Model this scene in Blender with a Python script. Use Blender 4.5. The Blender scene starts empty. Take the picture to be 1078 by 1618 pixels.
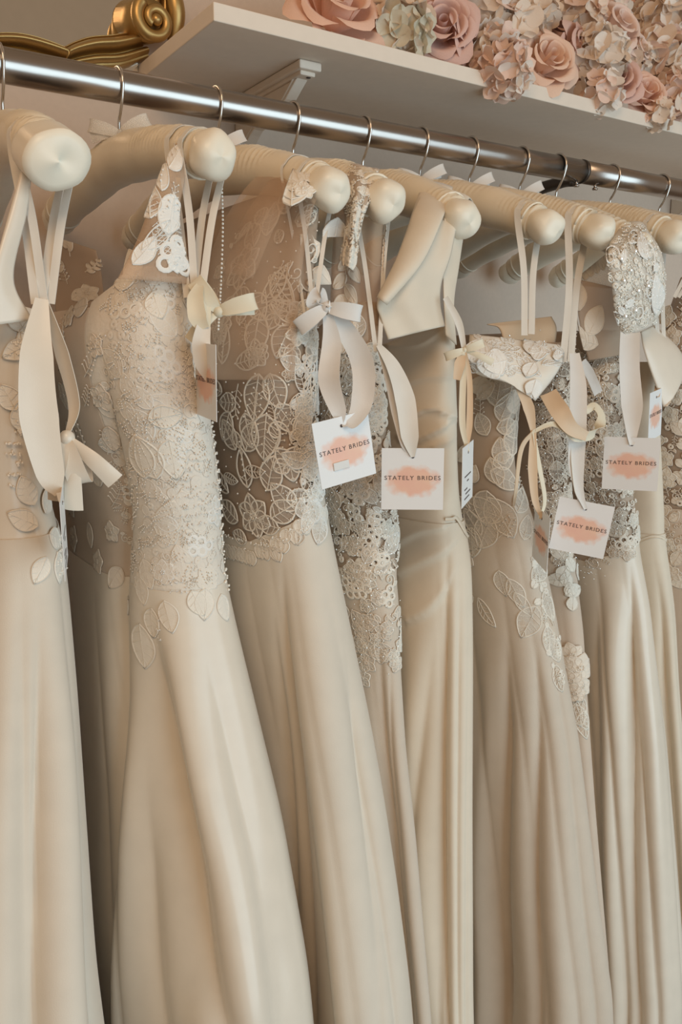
import bpy, math, random
import numpy as np
from mathutils import Vector, Matrix

# ------------------------------------------------------------------ camera, world, lights, exposure
SC = bpy.context.scene
COL = SC.collection
W, H, F = 1078.0, 1618.0, 1297.0
PITCH, YAW = math.radians(10.44), math.radians(33.39)
CAM = np.array([0.0, -0.9, 1.5])
cd = bpy.data.cameras.new('camera'); co = bpy.data.objects.new('camera', cd); COL.objects.link(co)
co.location = CAM; co.rotation_euler = (math.pi/2 - PITCH, 0, -YAW)
cd.sensor_fit = 'VERTICAL'; cd.sensor_height = 36.0; cd.lens = 36.0*F/H; cd.clip_start = 0.02
SC.camera = co
SC.view_settings.view_transform = 'Standard'; SC.view_settings.look = 'None'
SC.view_settings.exposure = -0.14; SC.view_settings.gamma = 1.0; SC.view_settings.use_curve_mapping = False

wd = bpy.data.worlds.new('shop_light'); SC.world = wd; wd.use_nodes = True
wd.node_tree.nodes['Background'].inputs[0].default_value = (1.0, 0.70, 0.45, 1)
wd.node_tree.nodes['Background'].inputs[1].default_value = 0.30

def area_light(name, loc, target, sx, sy, power, color):
    l = bpy.data.lights.new(name, 'AREA'); l.shape = 'RECTANGLE'; l.size = sx; l.size_y = sy
    l.energy = power; l.color = color
    o = bpy.data.objects.new(name, l); COL.objects.link(o); o.location = loc
    o.rotation_euler = (Vector(target) - Vector(loc)).to_track_quat('-Z', 'Y').to_euler()
    return o
area_light('shop_window_daylight', (1.35, -2.8, 1.15), (0.6, -0.1, 1.25), 3.0, 2.2, 70, (0.65, 0.86, 0.97))
area_light('ceiling_lamp_warm', (-0.5, -1.5, 2.75), (0.5, 0, 1.4), 0.9, 0.9, 15, (1.0, 0.68, 0.42))

# ------------------------------------------------------------------ measuring helpers (pixel + real depth -> point)
FWD = np.array([math.sin(YAW)*math.cos(PITCH), math.cos(YAW)*math.cos(PITCH), -math.sin(PITCH)])
RGT = np.array([math.cos(YAW), -math.sin(YAW), 0.0]); UPV = np.cross(RGT, FWD)
FH = np.array([math.sin(YAW), math.cos(YAW), 0.0])
def ray(px, py): return FWD*F + RGT*(px-W/2) + UPV*(H/2-py)
def at(px, py, Y):
    d = ray(px, py); return CAM + d*((Y-CAM[1])/d[1])
def proj(P):
    v = np.asarray(P) - CAM; z = v@FWD
    return W/2 + F*(v@RGT)/z, H/2 - F*(v@UPV)/z, z
rng = np.random.default_rng(7); random.seed(7)

# ------------------------------------------------------------------ materials
def new_mat(name):
    m = bpy.data.materials.new(name); m.use_nodes = True
    return m, m.node_tree, m.node_tree.nodes['Principled BSDF']
def link(t, a, b): t.links.new(a, b)
def cloth(name, col, rough=0.6, sheen=0.2, bump=0.15, scale=900, alpha=1.0, var=0.06, spec=0.35, net=None, transl=0.0):
    m, t, b = new_mat(name); N = t.nodes
    tc = N.new('ShaderNodeTexCoord')
    n = N.new('ShaderNodeTexNoise'); n.inputs['Scale'].default_value = scale; n.inputs['Detail'].default_value = 2
    link(t, tc.outputs['Object'], n.inputs['Vector'])
    bp = N.new('ShaderNodeBump'); bp.inputs['Strength'].default_value = bump; bp.inputs['Distance'].default_value = 0.0006
    link(t, n.outputs['Fac'], bp.inputs['Height']); link(t, bp.outputs['Normal'], b.inputs['Normal'])
    n2 = N.new('ShaderNodeTexNoise'); n2.inputs['Scale'].default_value = 40; n2.inputs['Detail'].default_value = 5
    link(t, tc.outputs['Object'], n2.inputs['Vector'])
    mx = N.new('ShaderNodeMixRGB'); mx.inputs[1].default_value = (*[c*(1-var) for c in col], 1); mx.inputs[2].default_value = (*[min(1, c*(1+var)) for c in col], 1)
    link(t, n2.outputs['Fac'], mx.inputs[0]); link(t, mx.outputs[0], b.inputs['Base Color'])
    b.inputs['Roughness'].default_value = rough; b.inputs['Specular IOR Level'].default_value = spec
    b.inputs['Sheen Weight'].default_value = sheen; b.inputs['Sheen Roughness'].default_value = 0.4
    out = N['Material Output']; sh = b.outputs[0]
    if transl > 0:
        tr = N.new('ShaderNodeBsdfTranslucent'); tr.inputs[0].default_value = (*col, 1)
        ms = N.new('ShaderNodeMixShader'); ms.inputs[0].default_value = transl
        link(t, sh, ms.inputs[1]); link(t, tr.outputs[0], ms.inputs[2]); sh = ms.outputs[0]
    if alpha < 1:
        tp = N.new('ShaderNodeBsdfTransparent'); ms = N.new('ShaderNodeMixShader')
        if net:
            v = N.new('ShaderNodeTexVoronoi'); v.feature = 'DISTANCE_TO_EDGE'; v.inputs['Scale'].default_value = net
            link(t, tc.outputs['Object'], v.inputs['Vector'])
            r = N.new('ShaderNodeMapRange'); r.inputs[1].default_value = 0.02; r.inputs[2].default_value = 0.12
            r.inputs[3].default_value = min(1, alpha+0.35); r.inputs[4].default_value = alpha
            link(t, v.outputs['Distance'], r.inputs[0]); link(t, r.outputs[0], ms.inputs[0])
        else: ms.inputs[0].default_value = alpha
        link(t, tp.outputs[0], ms.inputs[1]); link(t, sh, ms.inputs[2]); sh = ms.outputs[0]
    link(t, sh, out.inputs['Surface'])
    return m
def plain(name, col, rough=0.5, metal=0.0, spec=0.5, bump=0, scale=60):
    m, t, b = new_mat(name); N = t.nodes
    n2 = N.new('ShaderNodeTexNoise'); n2.inputs['Scale'].default_value = scale; n2.inputs['Detail'].default_value = 4
    tc = N.new('ShaderNodeTexCoord'); link(t, tc.outputs['Object'], n2.inputs['Vector'])
    mx = N.new('ShaderNodeMixRGB'); mx.inputs[1].default_value = (*[c*0.95 for c in col], 1); mx.inputs[2].default_value = (*[min(1, c*1.05) for c in col], 1)
    link(t, n2.outputs['Fac'], mx.inputs[0]); link(t, mx.outputs[0], b.inputs['Base Color'])
    b.inputs['Roughness'].default_value = rough; b.inputs['Metallic'].default_value = metal; b.inputs['Specular IOR Level'].default_value = spec
    if bump:
        bp = N.new('ShaderNodeBump'); bp.inputs['Strength'].default_value = bump; bp.inputs['Distance'].default_value = 0.001
        link(t, n2.outputs['Fac'], bp.inputs['Height']); link(t, bp.outputs['Normal'], b.inputs['Normal'])
    return m
M = {}
M['wall'] = plain('wall_paint', (0.64, 0.525, 0.435), 0.9, spec=0.2, bump=0.1, scale=150)
M['floor'] = plain('floor_boards', (0.30, 0.21, 0.14), 0.6)
M['shelf'] = plain('shelf_paint', (0.74, 0.65, 0.555), 0.6, spec=0.3)
M['chrome'] = plain('chrome', (0.42, 0.385, 0.36), 0.27, 1.0)
M['dark_metal'] = plain('dark_metal', (0.10, 0.09, 0.085), 0.35, 0.9)
M['wire'] = plain('hook_wire', (0.66, 0.63, 0.60), 0.22, 1.0)
M['gold'] = plain('gilt', (0.50, 0.33, 0.13), 0.40, 0.9, bump=0.25, scale=90)
M['mirror'] = plain('mirror_glass', (0.85, 0.85, 0.83), 0.02, 1.0)
IV = (0.79, 0.71, 0.60)
M['satin'] = cloth('ivory_satin', IV, 0.27, 0.12, 0.06, spec=0.5, transl=0.06)
M['crepe'] = cloth('ivory_crepe', (0.77, 0.675, 0.545), 0.6, 0.3, 0.2, transl=0.08)
M['chiffon'] = cloth('ivory_chiffon', (0.78, 0.70, 0.59), 0.65, 0.3, 0.2, transl=0.15)
M['tulle_skirt'] = cloth('champagne_tulle', (0.71, 0.61, 0.50), 0.75, 0.3, 0.35, transl=0.15)
M['warm_tulle'] = cloth('warm_tulle', (0.70, 0.575, 0.46), 0.75, 0.3, 0.35, transl=0.15)
M['sheer'] = cloth('nude_sheer_tulle', (0.50, 0.375, 0.275), 0.8, 0.2, 0.0, alpha=0.66)
M['sheer_light'] = cloth('light_sheer_tulle', (0.60, 0.48, 0.375), 0.8, 0.2, 0.0, alpha=0.70)
M['veil'] = cloth('tan_veil_tulle', (0.66, 0.46, 0.31), 0.8, 0.2, 0.0, alpha=0.36)
M['veil_thin'] = cloth('thin_tan_tulle', (0.66, 0.46, 0.31), 0.8, 0.2, 0.0, alpha=0.24)
M['lining'] = cloth('lace_lining', (0.76, 0.69, 0.60), 0.7, 0.25, 0.9, scale=260)
M['lace'] = cloth('lace_thread', (0.80, 0.735, 0.64), 0.7, 0.2, 0.5, scale=1500)
M['lace_white'] = cloth('white_lace_thread', (0.82, 0.785, 0.73), 0.65, 0.2, 0.5, scale=1500)
M['lace_warm'] = cloth('warm_lace_thread', (0.78, 0.69, 0.585), 0.7, 0.2, 0.5, scale=1500)
M['net_thin'] = cloth('fine_net', (0.66, 0.57, 0.48), 0.8, 0.2, 0.4, alpha=0.22, net=900)
M['lace_net'] = cloth('lace_net', (0.80, 0.74, 0.65), 0.75, 0.2, 0.4, alpha=0.42, net=700)
M['bead'] = plain('glass_bead', (0.92, 0.90, 0.87), 0.08, 0.25, 0.9)
M['pearl'] = plain('pearl_bead', (0.88, 0.82, 0.73), 0.25, 0.0, 0.7)
M['hanger'] = cloth('hanger_satin', (0.79, 0.70, 0.55), 0.36, 0.1, 0.12, scale=260)
M['hanger_cap'] = cloth('hanger_cap_satin', (0.83, 0.765, 0.635), 0.33, 0.1, 0.1, scale=260)
M['ribbon'] = cloth('white_ribbon', (0.82, 0.80, 0.77), 0.40, 0.1, 0.1, transl=0.15)
M['ribbon_cream'] = cloth('cream_ribbon', (0.84, 0.77, 0.61), 0.38, 0.1, 0.1, transl=0.15)
M['ribbon_peach'] = cloth('peach_ribbon', (0.78, 0.60, 0.42), 0.40, 0.1, 0.1, transl=0.15)
M['loop'] = cloth('loop_ribbon', (0.82, 0.78, 0.71), 0.42, 0.1, 0.1, transl=0.15)
M['ink'] = plain('ink', (0.10, 0.075, 0.07), 0.7)

def tag_material():
    m, t, b = new_mat('tag_card'); N = t.nodes
    uv = N.new('ShaderNodeUVMap')
    sub = N.new('ShaderNodeVectorMath'); sub.operation = 'SUBTRACT'; sub.inputs[1].default_value = (0.5, 0.47, 0)
    link(t, uv.outputs[0], sub.inputs[0])
    sc = N.new('ShaderNodeVectorMath'); sc.operation = 'MULTIPLY'; sc.inputs[1].default_value = (0.84, 1.36, 0)
    link(t, sub.outputs[0], sc.inputs[0])
    ln = N.new('ShaderNodeVectorMath'); ln.operation = 'LENGTH'; link(t, sc.outputs[0], ln.inputs[0])
    ns = N.new('ShaderNodeTexNoise'); ns.inputs['Scale'].default_value = 6; ns.inputs['Detail'].default_value = 6
    link(t, uv.outputs[0], ns.inputs['Vector'])
    ad = N.new('ShaderNodeMath'); ad.operation = 'MULTIPLY_ADD'; ad.inputs[1].default_value = 0.30; link(t, ns.outputs['Fac'], ad.inputs[0]); link(t, ln.outputs['Value'], ad.inputs[2])
    mr = N.new('ShaderNodeMapRange'); mr.inputs[1].default_value = 0.41; mr.inputs[2].default_value = 0.54; mr.inputs[3].default_value = 0.92; mr.inputs[4].default_value = 0.0
    link(t, ad.outputs[0], mr.inputs[0])
    n3 = N.new('ShaderNodeTexNoise'); n3.inputs['Scale'].default_value = 3; link(t, uv.outputs[0], n3.inputs['Vector'])
    cr = N.new('ShaderNodeMixRGB'); cr.inputs[1].default_value = (0.80, 0.40, 0.32, 1); cr.inputs[2].default_value = (0.86, 0.58, 0.40, 1); link(t, n3.outputs['Fac'], cr.inputs[0])
    mx = N.new('ShaderNodeMixRGB'); mx.inputs[1].default_value = (0.80, 0.80, 0.80, 1)
    link(t, mr.outputs[0], mx.inputs[0]); link(t, cr.outputs[0], mx.inputs[2]); link(t, mx.outputs[0], b.inputs['Base Color'])
    b.inputs['Roughness'].default_value = 0.6
    return m
M['card'] = tag_material()
M['card_back'] = plain('tag_card_back', (0.80, 0.79, 0.77), 0.6)

# ------------------------------------------------------------------ object helpers
def finish(o, mat, parent):
    if mat is not None: o.data.materials.append(M[mat] if isinstance(mat, str) else mat)
    COL.objects.link(o)
    if parent is not None:
        o.parent = parent
        off = Vector(parent.location) if parent.parent is None else Vector((0, 0, 0))
        o.matrix_parent_inverse = Matrix.Translation(-off)
    return o
def mesh_obj(name, V, Fc, mat, parent=None, smooth=True):
    me = bpy.data.meshes.new(name); me.from_pydata([tuple(map(float, v)) for v in V], [], [tuple(map(int, f)) for f in Fc]); me.update()
    if smooth: me.shade_smooth()
    return finish(bpy.data.objects.new(name, me), mat, parent)
def grid_arrays(P, closed=False):
    R, C = P.shape[:2]
    idx = np.arange(R*C).reshape(R, C)
    if closed: nx = np.roll(idx, -1, axis=1)
    else: idx_, nx = idx[:, :-1], idx[:, 1:]; idx = idx_
    q = np.stack([idx[:-1], nx[:-1], nx[1:], idx[1:]], -1).reshape(-1, 4)
    return P.reshape(-1, 3), q
def fast_mesh(name, V, Q):
    V = np.asarray(V, np.float32); Q = np.asarray(Q, np.int32); k = Q.shape[1]
    me = bpy.data.meshes.new(name); me.vertices.add(len(V)); me.vertices.foreach_set('co', V.ravel())
    me.loops.add(len(Q)*k); me.loops.foreach_set('vertex_index', Q.ravel())
    me.polygons.add(len(Q)); me.polygons.foreach_set('loop_start', np.arange(0, len(Q)*k, k, dtype=np.int32))
    me.update(calc_edges=True); me.shade_smooth(); return me
def grid_obj(name, P, mat, parent=None, closed=False, thick=0.0):
    V, Q = grid_arrays(P, closed)
    o = bpy.data.objects.new(name, fast_mesh(name, V, Q))
    if thick:
        s = o.modifiers.new('thickness', 'SOLIDIFY'); s.thickness = thick; s.offset = -1
    return finish(o, mat, parent)
def join(parts):
    V, Q, n = [], [], 0
    for v, q in parts:
        v = np.asarray(v); V.append(v); Q += [tuple(int(i)+n for i in f) for f in q]; n += len(v)
    return np.concatenate(V), Q
def thing(name, label, cat, loc=(0, 0, 0), group=None):
    o = bpy.data.objects.new(name, None); COL.objects.link(o); o.location = loc; o.empty_display_size = 0.03
    o['label'] = label; o['category'] = cat
    if group: o['group'] = group
    return o
def tagit(o, label, cat, group=None):
    o['label'] = label; o['category'] = cat
    if group: o['group'] = group
    return o
def box_arrays(x0, x1, y0, y1, z0, z1):
    V = [(x, y, z) for z in (z0, z1) for y in (y0, y1) for x in (x0, x1)]
    return np.array(V), [(0, 2, 3, 1), (4, 5, 7, 6), (0, 1, 5, 4), (2, 6, 7, 3), (0, 4, 6, 2), (1, 3, 7, 5)]
def bevel(o, w, seg=2):
    b = o.modifiers.new('bevel', 'BEVEL'); b.width = w; b.segments = seg; b.limit_method = 'ANGLE'; return o
def box_obj(name, x0, x1, y0, y1, z0, z1, mat, parent=None, bev=0.0):
    V, Q = box_arrays(x0, x1, y0, y1, z0, z1); o = mesh_obj(name, V, Q, mat, parent, smooth=False)
    if bev: bevel(o, bev)
    return o
def smooth_path(pts, n=40):
    pts = np.asarray(pts, float); k = len(pts)
    if k == 2: return pts[0] + (pts[1]-pts[0])*np.linspace(0, 1, n)[:, None]
    P = np.vstack([2*pts[0]-pts[1], pts, 2*pts[-1]-pts[-2]])
    s = np.linspace(0, k-1-1e-9, n); i = s.astype(int); f = (s-i)[:, None]
    a, b, c, d = P[i], P[i+1], P[i+2], P[i+3]
    return 0.5*((2*b) + (-a+c)*f + (2*a-5*b+4*c-d)*f*f + (-a+3*b-3*c+d)*f**3)
def tube_arrays(path, rad, seg=12, cap=True):
    path = np.asarray(path, float); n = len(path); rad = np.broadcast_to(rad, n)
    T = np.gradient(path, axis=0); T /= np.linalg.norm(T, axis=1)[:, None]+1e-12
    up = np.array([0, 0, 1.0]) if abs(T[0][2]) < 0.9 else np.array([1.0, 0, 0])
    A = np.zeros((n, 3)); a = np.cross(T[0], up); a /= np.linalg.norm(a)
    for i in range(n):
        a = a - T[i]*(a@T[i]); a /= np.linalg.norm(a); A[i] = a
    B = np.cross(T, A); th = np.linspace(0, 2*np.pi, seg, endpoint=False)
    P = path[:, None] + rad[:, None, None]*(A[:, None]*np.cos(th)[None, :, None] + B[:, None]*np.sin(th)[None, :, None])
    V, Q = grid_arrays(P, True); Q = [tuple(q) for q in Q]
    if cap: Q += [tuple(range(seg))[::-1], tuple(range((n-1)*seg, n*seg))]
    return V, Q
def tube_obj(name, path, rad, mat, parent=None, seg=12):
    V, Q = tube_arrays(path, rad, seg); return mesh_obj(name, V, Q, mat, parent)
def ribbon_arrays(pts, width, side=None, n=48, cols=5, cup=0.08):
    """flat band along pts; side: one vector or list of vectors (width direction per point); thickness is real"""
    pts = np.asarray(pts, float); k = len(pts)
    path = smooth_path(pts, n); s = np.linspace(0, k-1, n)
    w = np.interp(s, np.linspace(0, k-1, np.size(width)), np.ravel(width)) if np.size(width) > 1 else np.full(n, float(width))
    side = RGT if side is None else np.asarray(side, float)
    if side.ndim == 1: S = np.tile(side, (n, 1))
    else: S = np.stack([np.interp(s, np.linspace(0, k-1, len(side)), side[:, j]) for j in range(3)], 1)
    T = np.gradient(path, axis=0); T /= np.linalg.norm(T, axis=1)[:, None]+1e-12
    S = S - T*(S*T).sum(1)[:, None]; S /= np.linalg.norm(S, axis=1)[:, None]+1e-12
    Nn = np.cross(S, T); c = np.linspace(-0.5, 0.5, cols)
    mid = path[:, None] + S[:, None]*(c[None, :, None]*w[:, None, None]) + Nn[:, None]*((0.25-c**2)[None, :, None]*w[:, None, None]*cup*4)
    h = 0.0003
    P = np.concatenate([mid + Nn[:, None]*h, (mid - Nn[:, None]*h)[:, ::-1]], 1)
    V, Q = grid_arrays(P, True); C2 = 2*cols
    caps = [tuple(range(C2))[::-1], tuple(range((n-1)*C2, n*C2))]
    return V, [tuple(q) for q in Q] + caps
def ribbon_obj(name, pts, width, mat, parent=None, side=None, n=48, cup=0.08):
    V, Q = ribbon_arrays(pts, width, side, n, 5, cup); o = mesh_obj(name, V, Q, mat, parent); o.data.set_sharp_from_angle(angle=math.radians(38)); return o
def sphere_arrays(c, r, seg=8, rings=5, sc=(1, 1, 1)):
    th = np.linspace(0, np.pi, rings+1); ph = np.linspace(0, 2*np.pi, seg, endpoint=False)
    P = np.stack([np.sin(th)[:, None]*np.cos(ph), np.sin(th)[:, None]*np.sin(ph), -np.cos(th)[:, None]*np.ones(seg)], -1)*r*np.array(sc)
    V, Q = grid_arrays(P + np.array(c), True); return V, [tuple(q) for q in Q]
def bow_arrays(c, e1, e2, size, w, angs=(150, 20), tails=((-0.5, -1.1), (0.6, -1.0)), loopn=26):
    c = np.asarray(c, float); e1 = np.asarray(e1, float); e2 = np.asarray(e2, float); e3 = np.cross(e1, e2); parts = []
    for a in angs:
        a = math.radians(a); d = e1*math.cos(a)+e2*math.sin(a); p = -e1*math.sin(a)+e2*math.cos(a)
        t = np.linspace(0, 2*np.pi, 9)
        pts = [c + d*size*0.5*(1-math.cos(x)) + e3*size*0.20*math.sin(x) for x in t]
        ww = [w*0.35, w*0.8, w*1.1, w*1.15, w*1.1, w*1.15, w*1.1, w*0.8, w*0.35]
        parts.append(ribbon_arrays(pts, ww, p, loopn, 5, 0.05))
    for (a, b) in tails:
        end = c + e1*a*size + e2*b*size; m = (c+end)/2 + e3*size*0.12 + e1*size*0.08*(1 if a > 0 else -1)
        d = (end-c)/np.linalg.norm(end-c); p = np.cross(d, e3)
        parts.append(ribbon_arrays([c, m, end], [w*0.4, w*0.85, w], p, 18, 5, 0.12))
    parts.append(sphere_arrays(c, w*0.42, 10, 6))
    return join(parts)

# ------------------------------------------------------------------ draped surfaces
class Surf:
    """S(u, v) -> points, u to the right, v upwards; pick() finds the spot seen at a photo position"""
    def sample(s, nu=200, nv=160):
        u = np.linspace(0, 1, nu, endpoint=not s.closed); v = np.linspace(s.v0, s.v1, nv)
        U, Vv = np.meshgrid(u, v); P = s.S(U, Vv)
        du = np.gradient(P, axis=1); dv = np.gradient(P, axis=0); N = np.cross(du, dv)
        d = P-CAM; z = d@FWD; s._pp = np.stack([W/2+F*(d@RGT)/z, H/2-F*(d@UPV)/z], -1)
        s._face = (N*d).sum(-1) < 0; s._U, s._V = U, Vv
    def pick(s, px, py):
        e = (s._pp[..., 0]-px)**2 + (s._pp[..., 1]-py)**2
        e = np.where(s._face, e, e+1e7); i = np.unravel_index(np.argmin(e), e.shape)
        return s._U[i], s._V[i]
    def frame(s, u, v):
        e = 1e-3; eu, ev = 1e-3, 1e-3*(s.v1-s.v0)
        a = (s.S(np.array(u+eu), np.array(v))-s.S(np.array(u-eu), np.array(v)))/(2*eu)
        b = (s.S(np.array(u), np.array(v+ev))-s.S(np.array(u), np.array(v-ev)))/(2*ev)
        return np.linalg.norm(a), np.linalg.norm(b)
    def map(s, u0, v0, pq, h):
        su, sv = s.frame(u0, v0)
        U = u0 + pq[:, 0]/su; Vv = v0 + pq[:, 1]/sv
        if not s.closed: U = np.clip(U, -0.06, 1.06)
        eu, ev = 2e-3, 2e-3*(s.v1-s.v0)
        P = s.S(U, Vv); N = np.cross(s.S(U+eu, Vv)-s.S(U-eu, Vv), s.S(U, Vv+ev)-s.S(U, Vv-ev))
        N /= np.linalg.norm(N, axis=1)[:, None]+1e-12
        return P + N*np.asarray(h)[:, None]

class Body(Surf):
    """hanging dress: closed rounded cross-sections; levels = (photo row, right-hand outline column, half thickness, near-edge Y)"""
    closed = True
    def __init__(s, levels, yf=0.17, n=2.6, zbot=0.12, top=None, waist=None, ripple=(0, 0, 0), folds=(), tucks=()):
        th = np.linspace(0, 2*np.pi, 721); s.n = n; ex = 2.0/n
        ss = np.sign(np.sin(th))*np.abs(np.sin(th))**ex; cc = np.sign(np.cos(th))*np.abs(np.cos(th))**ex
        ar = np.concatenate([[0], np.cumsum(np.hypot(np.diff(ss*0.055), np.diff(cc*0.19)))]); s.tu, s.tth = ar/ar[-1], th
        zs, xs, aa, yn = [], [], [], []
        for (py, pr, a, y) in levels:
            z = at(pr-40, py, y)[2]; d = ray(pr, py); az = math.atan2(d[0], d[1])
            b = (yf-y)/2; yc = (yf+y)/2; lo, hi = -1.0, 2.5
            for _ in range(50):
                mid = (lo+hi)/2
                m = np.max(np.arctan2(mid - a*ss - CAM[0], yc + b*cc - CAM[1]))
                if m > az: hi = mid
                else: lo = mid
            zs.append(z); xs.append(mid); aa.append(a); yn.append(y)
        zs, xs, aa, yn = map(np.array, (zs, xs, aa, yn)); o = np.argsort(zs); zs, xs, aa, yn = zs[o], xs[o], aa[o], yn[o]
        s.lv = (zs, xs, aa, yn)
        zz = np.arange(zbot-0.1, zs[-1]+0.1, 0.004)
        def prof(q, ext):
            w = np.interp(zz, zs, q)
            k = (q[1]-q[0])/(zs[1]-zs[0]); w = np.where(zz < zs[0], q[0] + ext*k*(zz-zs[0]), w)
            g = np.exp(-0.5*(np.arange(-15, 16)/5.0)**2); g /= g.sum()
            return np.convolve(np.pad(w, 15, mode='edge'), g, 'valid')
        s.zz, s.X, s.A, s.Y = zz, prof(xs, 0.0), prof(aa, 0.1), prof(yn, 0.5)
        s.yf = yf; s.v0, s.v1 = zbot, zs[-1]; s.folds = []; s.rip = (0, 0, 0); s.zw = zs[-1]; s.tucks = []
        s.r = np.random.default_rng(int(abs(xs[0])*1e4)); s.ph = s.r.uniform(0, 6.28, 12)
        s.sample()
        if waist is not None: s.zw = at(*waist, -0.2)[2]
        for (pts, amp, wid) in folds:
            uv = [s.pick(*p) for p in pts]; uv.sort(key=lambda q: q[1])
            fu, fz = np.array([q[0] for q in uv]), np.array([q[1] for q in uv])
            if len(fu) > 2:
                c_ = np.polyfit(fz, fu, 2); fz = np.linspace(fz[0], fz[-1], 12); fu = np.polyval(c_, fz)
            s.folds.append((fu, fz, amp, wid))
        for (pts, amp, wid) in tucks:
            uv = np.array([s.pick(*q) for q in pts]); s.tucks.append((smooth_path(np.column_stack([uv[:, 0]*0.82, uv[:, 1], uv[:, 0]*0]), 14)[:, :2], amp, wid))
        s.rip = ripple
        s.sample()
    def S(s, U, Z):
        U = np.asarray(U, float); Z = np.asarray(Z, float)
        th = np.interp(U % 1.0, s.tu, s.tth); ex = 2.0/s.n
        x0 = np.interp(Z, s.zz, s.X); a = np.interp(Z, s.zz, s.A); yn = np.interp(Z, s.zz, s.Y)
        b = (s.yf-yn)/2; yc = (s.yf+yn)/2
        sn, cs = np.sin(th), np.cos(th)
        x = x0 - a*np.sign(sn)*np.abs(sn)**ex; y = yc + b*np.sign(cs)*np.abs(cs)**ex
        nx = -sn/np.maximum(a, 1e-3); ny = cs/np.maximum(b, 1e-3); l = np.hypot(nx, ny)+1e-9; nx, ny = nx/l, ny/l
        d = np.zeros_like(x); nr, amp, seed = s.rip
        dep = np.clip((s.zw-Z)/0.55, 0, 1.4)
        if nr:
            ph = s.ph; w = U*nr + 0.35*np.sin(2*np.pi*U*3+ph[0]) + 0.22*np.sin(2*np.pi*U*7+ph[1]) + 0.04*np.sin(Z*4+ph[2]+6*U)
            d = d + amp*dep**0.8*(np.abs(np.cos(np.pi*w))**0.6-0.66)*(0.7+0.3*np.sin(2*np.pi*U*2+ph[3]))
            d = d + 0.35*amp*dep*np.cos(2*np.pi*(U*nr*0.5+ph[4]) + Z*0.6)
        for (fu, fz, A, wd) in s.folds:
            if len(fu) > 1:
                k = (fu[1]-fu[0])/(fz[1]-fz[0]+1e-9)
                uf = np.where(Z < fz[0], fu[0]+k*(Z-fz[0]), np.interp(Z, fz, fu))
            else: uf = fu[0]
            fade = np.clip((fz[-1]+0.02-Z)/0.20, 0, 1); fade = fade*fade*(3-2*fade)
            e = np.abs(U-uf)*0.82/wd
            d = d + A*fade*(np.exp(-e**2) if A > 0 else np.exp(-e**1.25))
        for (pl, A, wd) in s.tucks:      # pressed tucks: gentle above, sharp step below
            best = np.full(np.shape(d), 9.0); sg = np.zeros(np.shape(d)); q0 = U*0.82
            for i in range(len(pl)-1):
                a0, b0 = pl[i], pl[i+1]; ex_, ez_ = b0-a0; L2 = ex_*ex_+ez_*ez_+1e-12
                t = np.clip(((q0-a0[0])*ex_+(Z-a0[1])*ez_)/L2, 0, 1); dx, dz = q0-a0[0]-t*ex_, Z-a0[1]-t*ez_
                r_ = np.hypot(dx, dz); m = r_ < best; best = np.where(m, r_, best); sg = np.where(m, np.sign(ex_*dz-ez_*dx), sg)
            d = d + A*np.where(sg > 0, np.exp(-(best/wd)), np.exp(-(best/(0.25*wd))**2))
        return np.stack([x+nx*d, y+ny*d, Z], -1)
    def part(s, name, mat, parent, ztop, zbot, rows=60, cols=260, thick=0.0012, urange=None, inset=0.0):
        """ztop / zbot: number or list of (u, z)"""
        u = np.linspace(0, 1, cols, endpoint=False) if urange is None else np.linspace(urange[0], urange[1], cols)
        f = lambda q: np.full(cols, q) if np.isscalar(q) else np.interp(u % 1.0, [a for a, b in q], [b for a, b in q])
        zt, zb = f(ztop), f(zbot); k = 1-(1-np.linspace(0, 1, rows)[:, None])**1.5
        Z = zb[None]*(1-k) + zt[None]*k; U = np.tile(u, (rows, 1))
        P = s.S(U, Z)
        if inset:
            N = np.cross(s.S(U+2e-3, Z)-s.S(U-2e-3, Z), s.S(U, Z+3e-3)-s.S(U, Z-3e-3)); P = P - N/(np.linalg.norm(N, axis=-1)[..., None]+1e-12)*inset
        return grid_obj(name, P, mat, parent, urange is None, thick)
    def z(s, px, py): return float(s.pick(px, py)[1])
    def u(s, px, py): return float(s.pick(px, py)[0])

class Panel(Surf):
    """cloth between a left and a right edge, both listed from the top down as (column, row, Y)"""
    closed = False; v0, v1 = 0.0, 1.0
    def __init__(s, left, right, bulge=0.01, ripple=(0, 0, 0), slant=0.0):
        s.L = smooth_path([at(*p) for p in left][::-1], 40); s.R = smooth_path([at(*p) for p in right][::-1], 40)
        s.b = bulge; s.rip = ripple; s.sl = slant; s.sample(60, 60)
    def S(s, U, V):
        U = np.asarray(U, float); V = np.asarray(V, float); t = np.linspace(0, 1, 40)
        g = lambda A: np.stack([np.interp(V, t, A[:, j]) for j in range(3)], -1)
        L, R = g(s.L), g(s.R); k = U[..., None]
        n, amp, ph = s.rip
        d = s.b*np.clip(4*U*(1-U), 0, 1)**0.7 + (amp*np.sin(2*np.pi*(n*U + s.sl*V)+ph) if n else 0)
        return L*(1-k)+R*k - FH*np.asarray(d)[..., None]
    def build(s, name, mat, parent, rows=40, cols=30, thick=0.0012):
        U, V = np.meshgrid(np.linspace(0, 1, cols), np.linspace(0, 1, rows))
        return grid_obj(name, s.S(U, V), mat, parent, False, thick)

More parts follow.
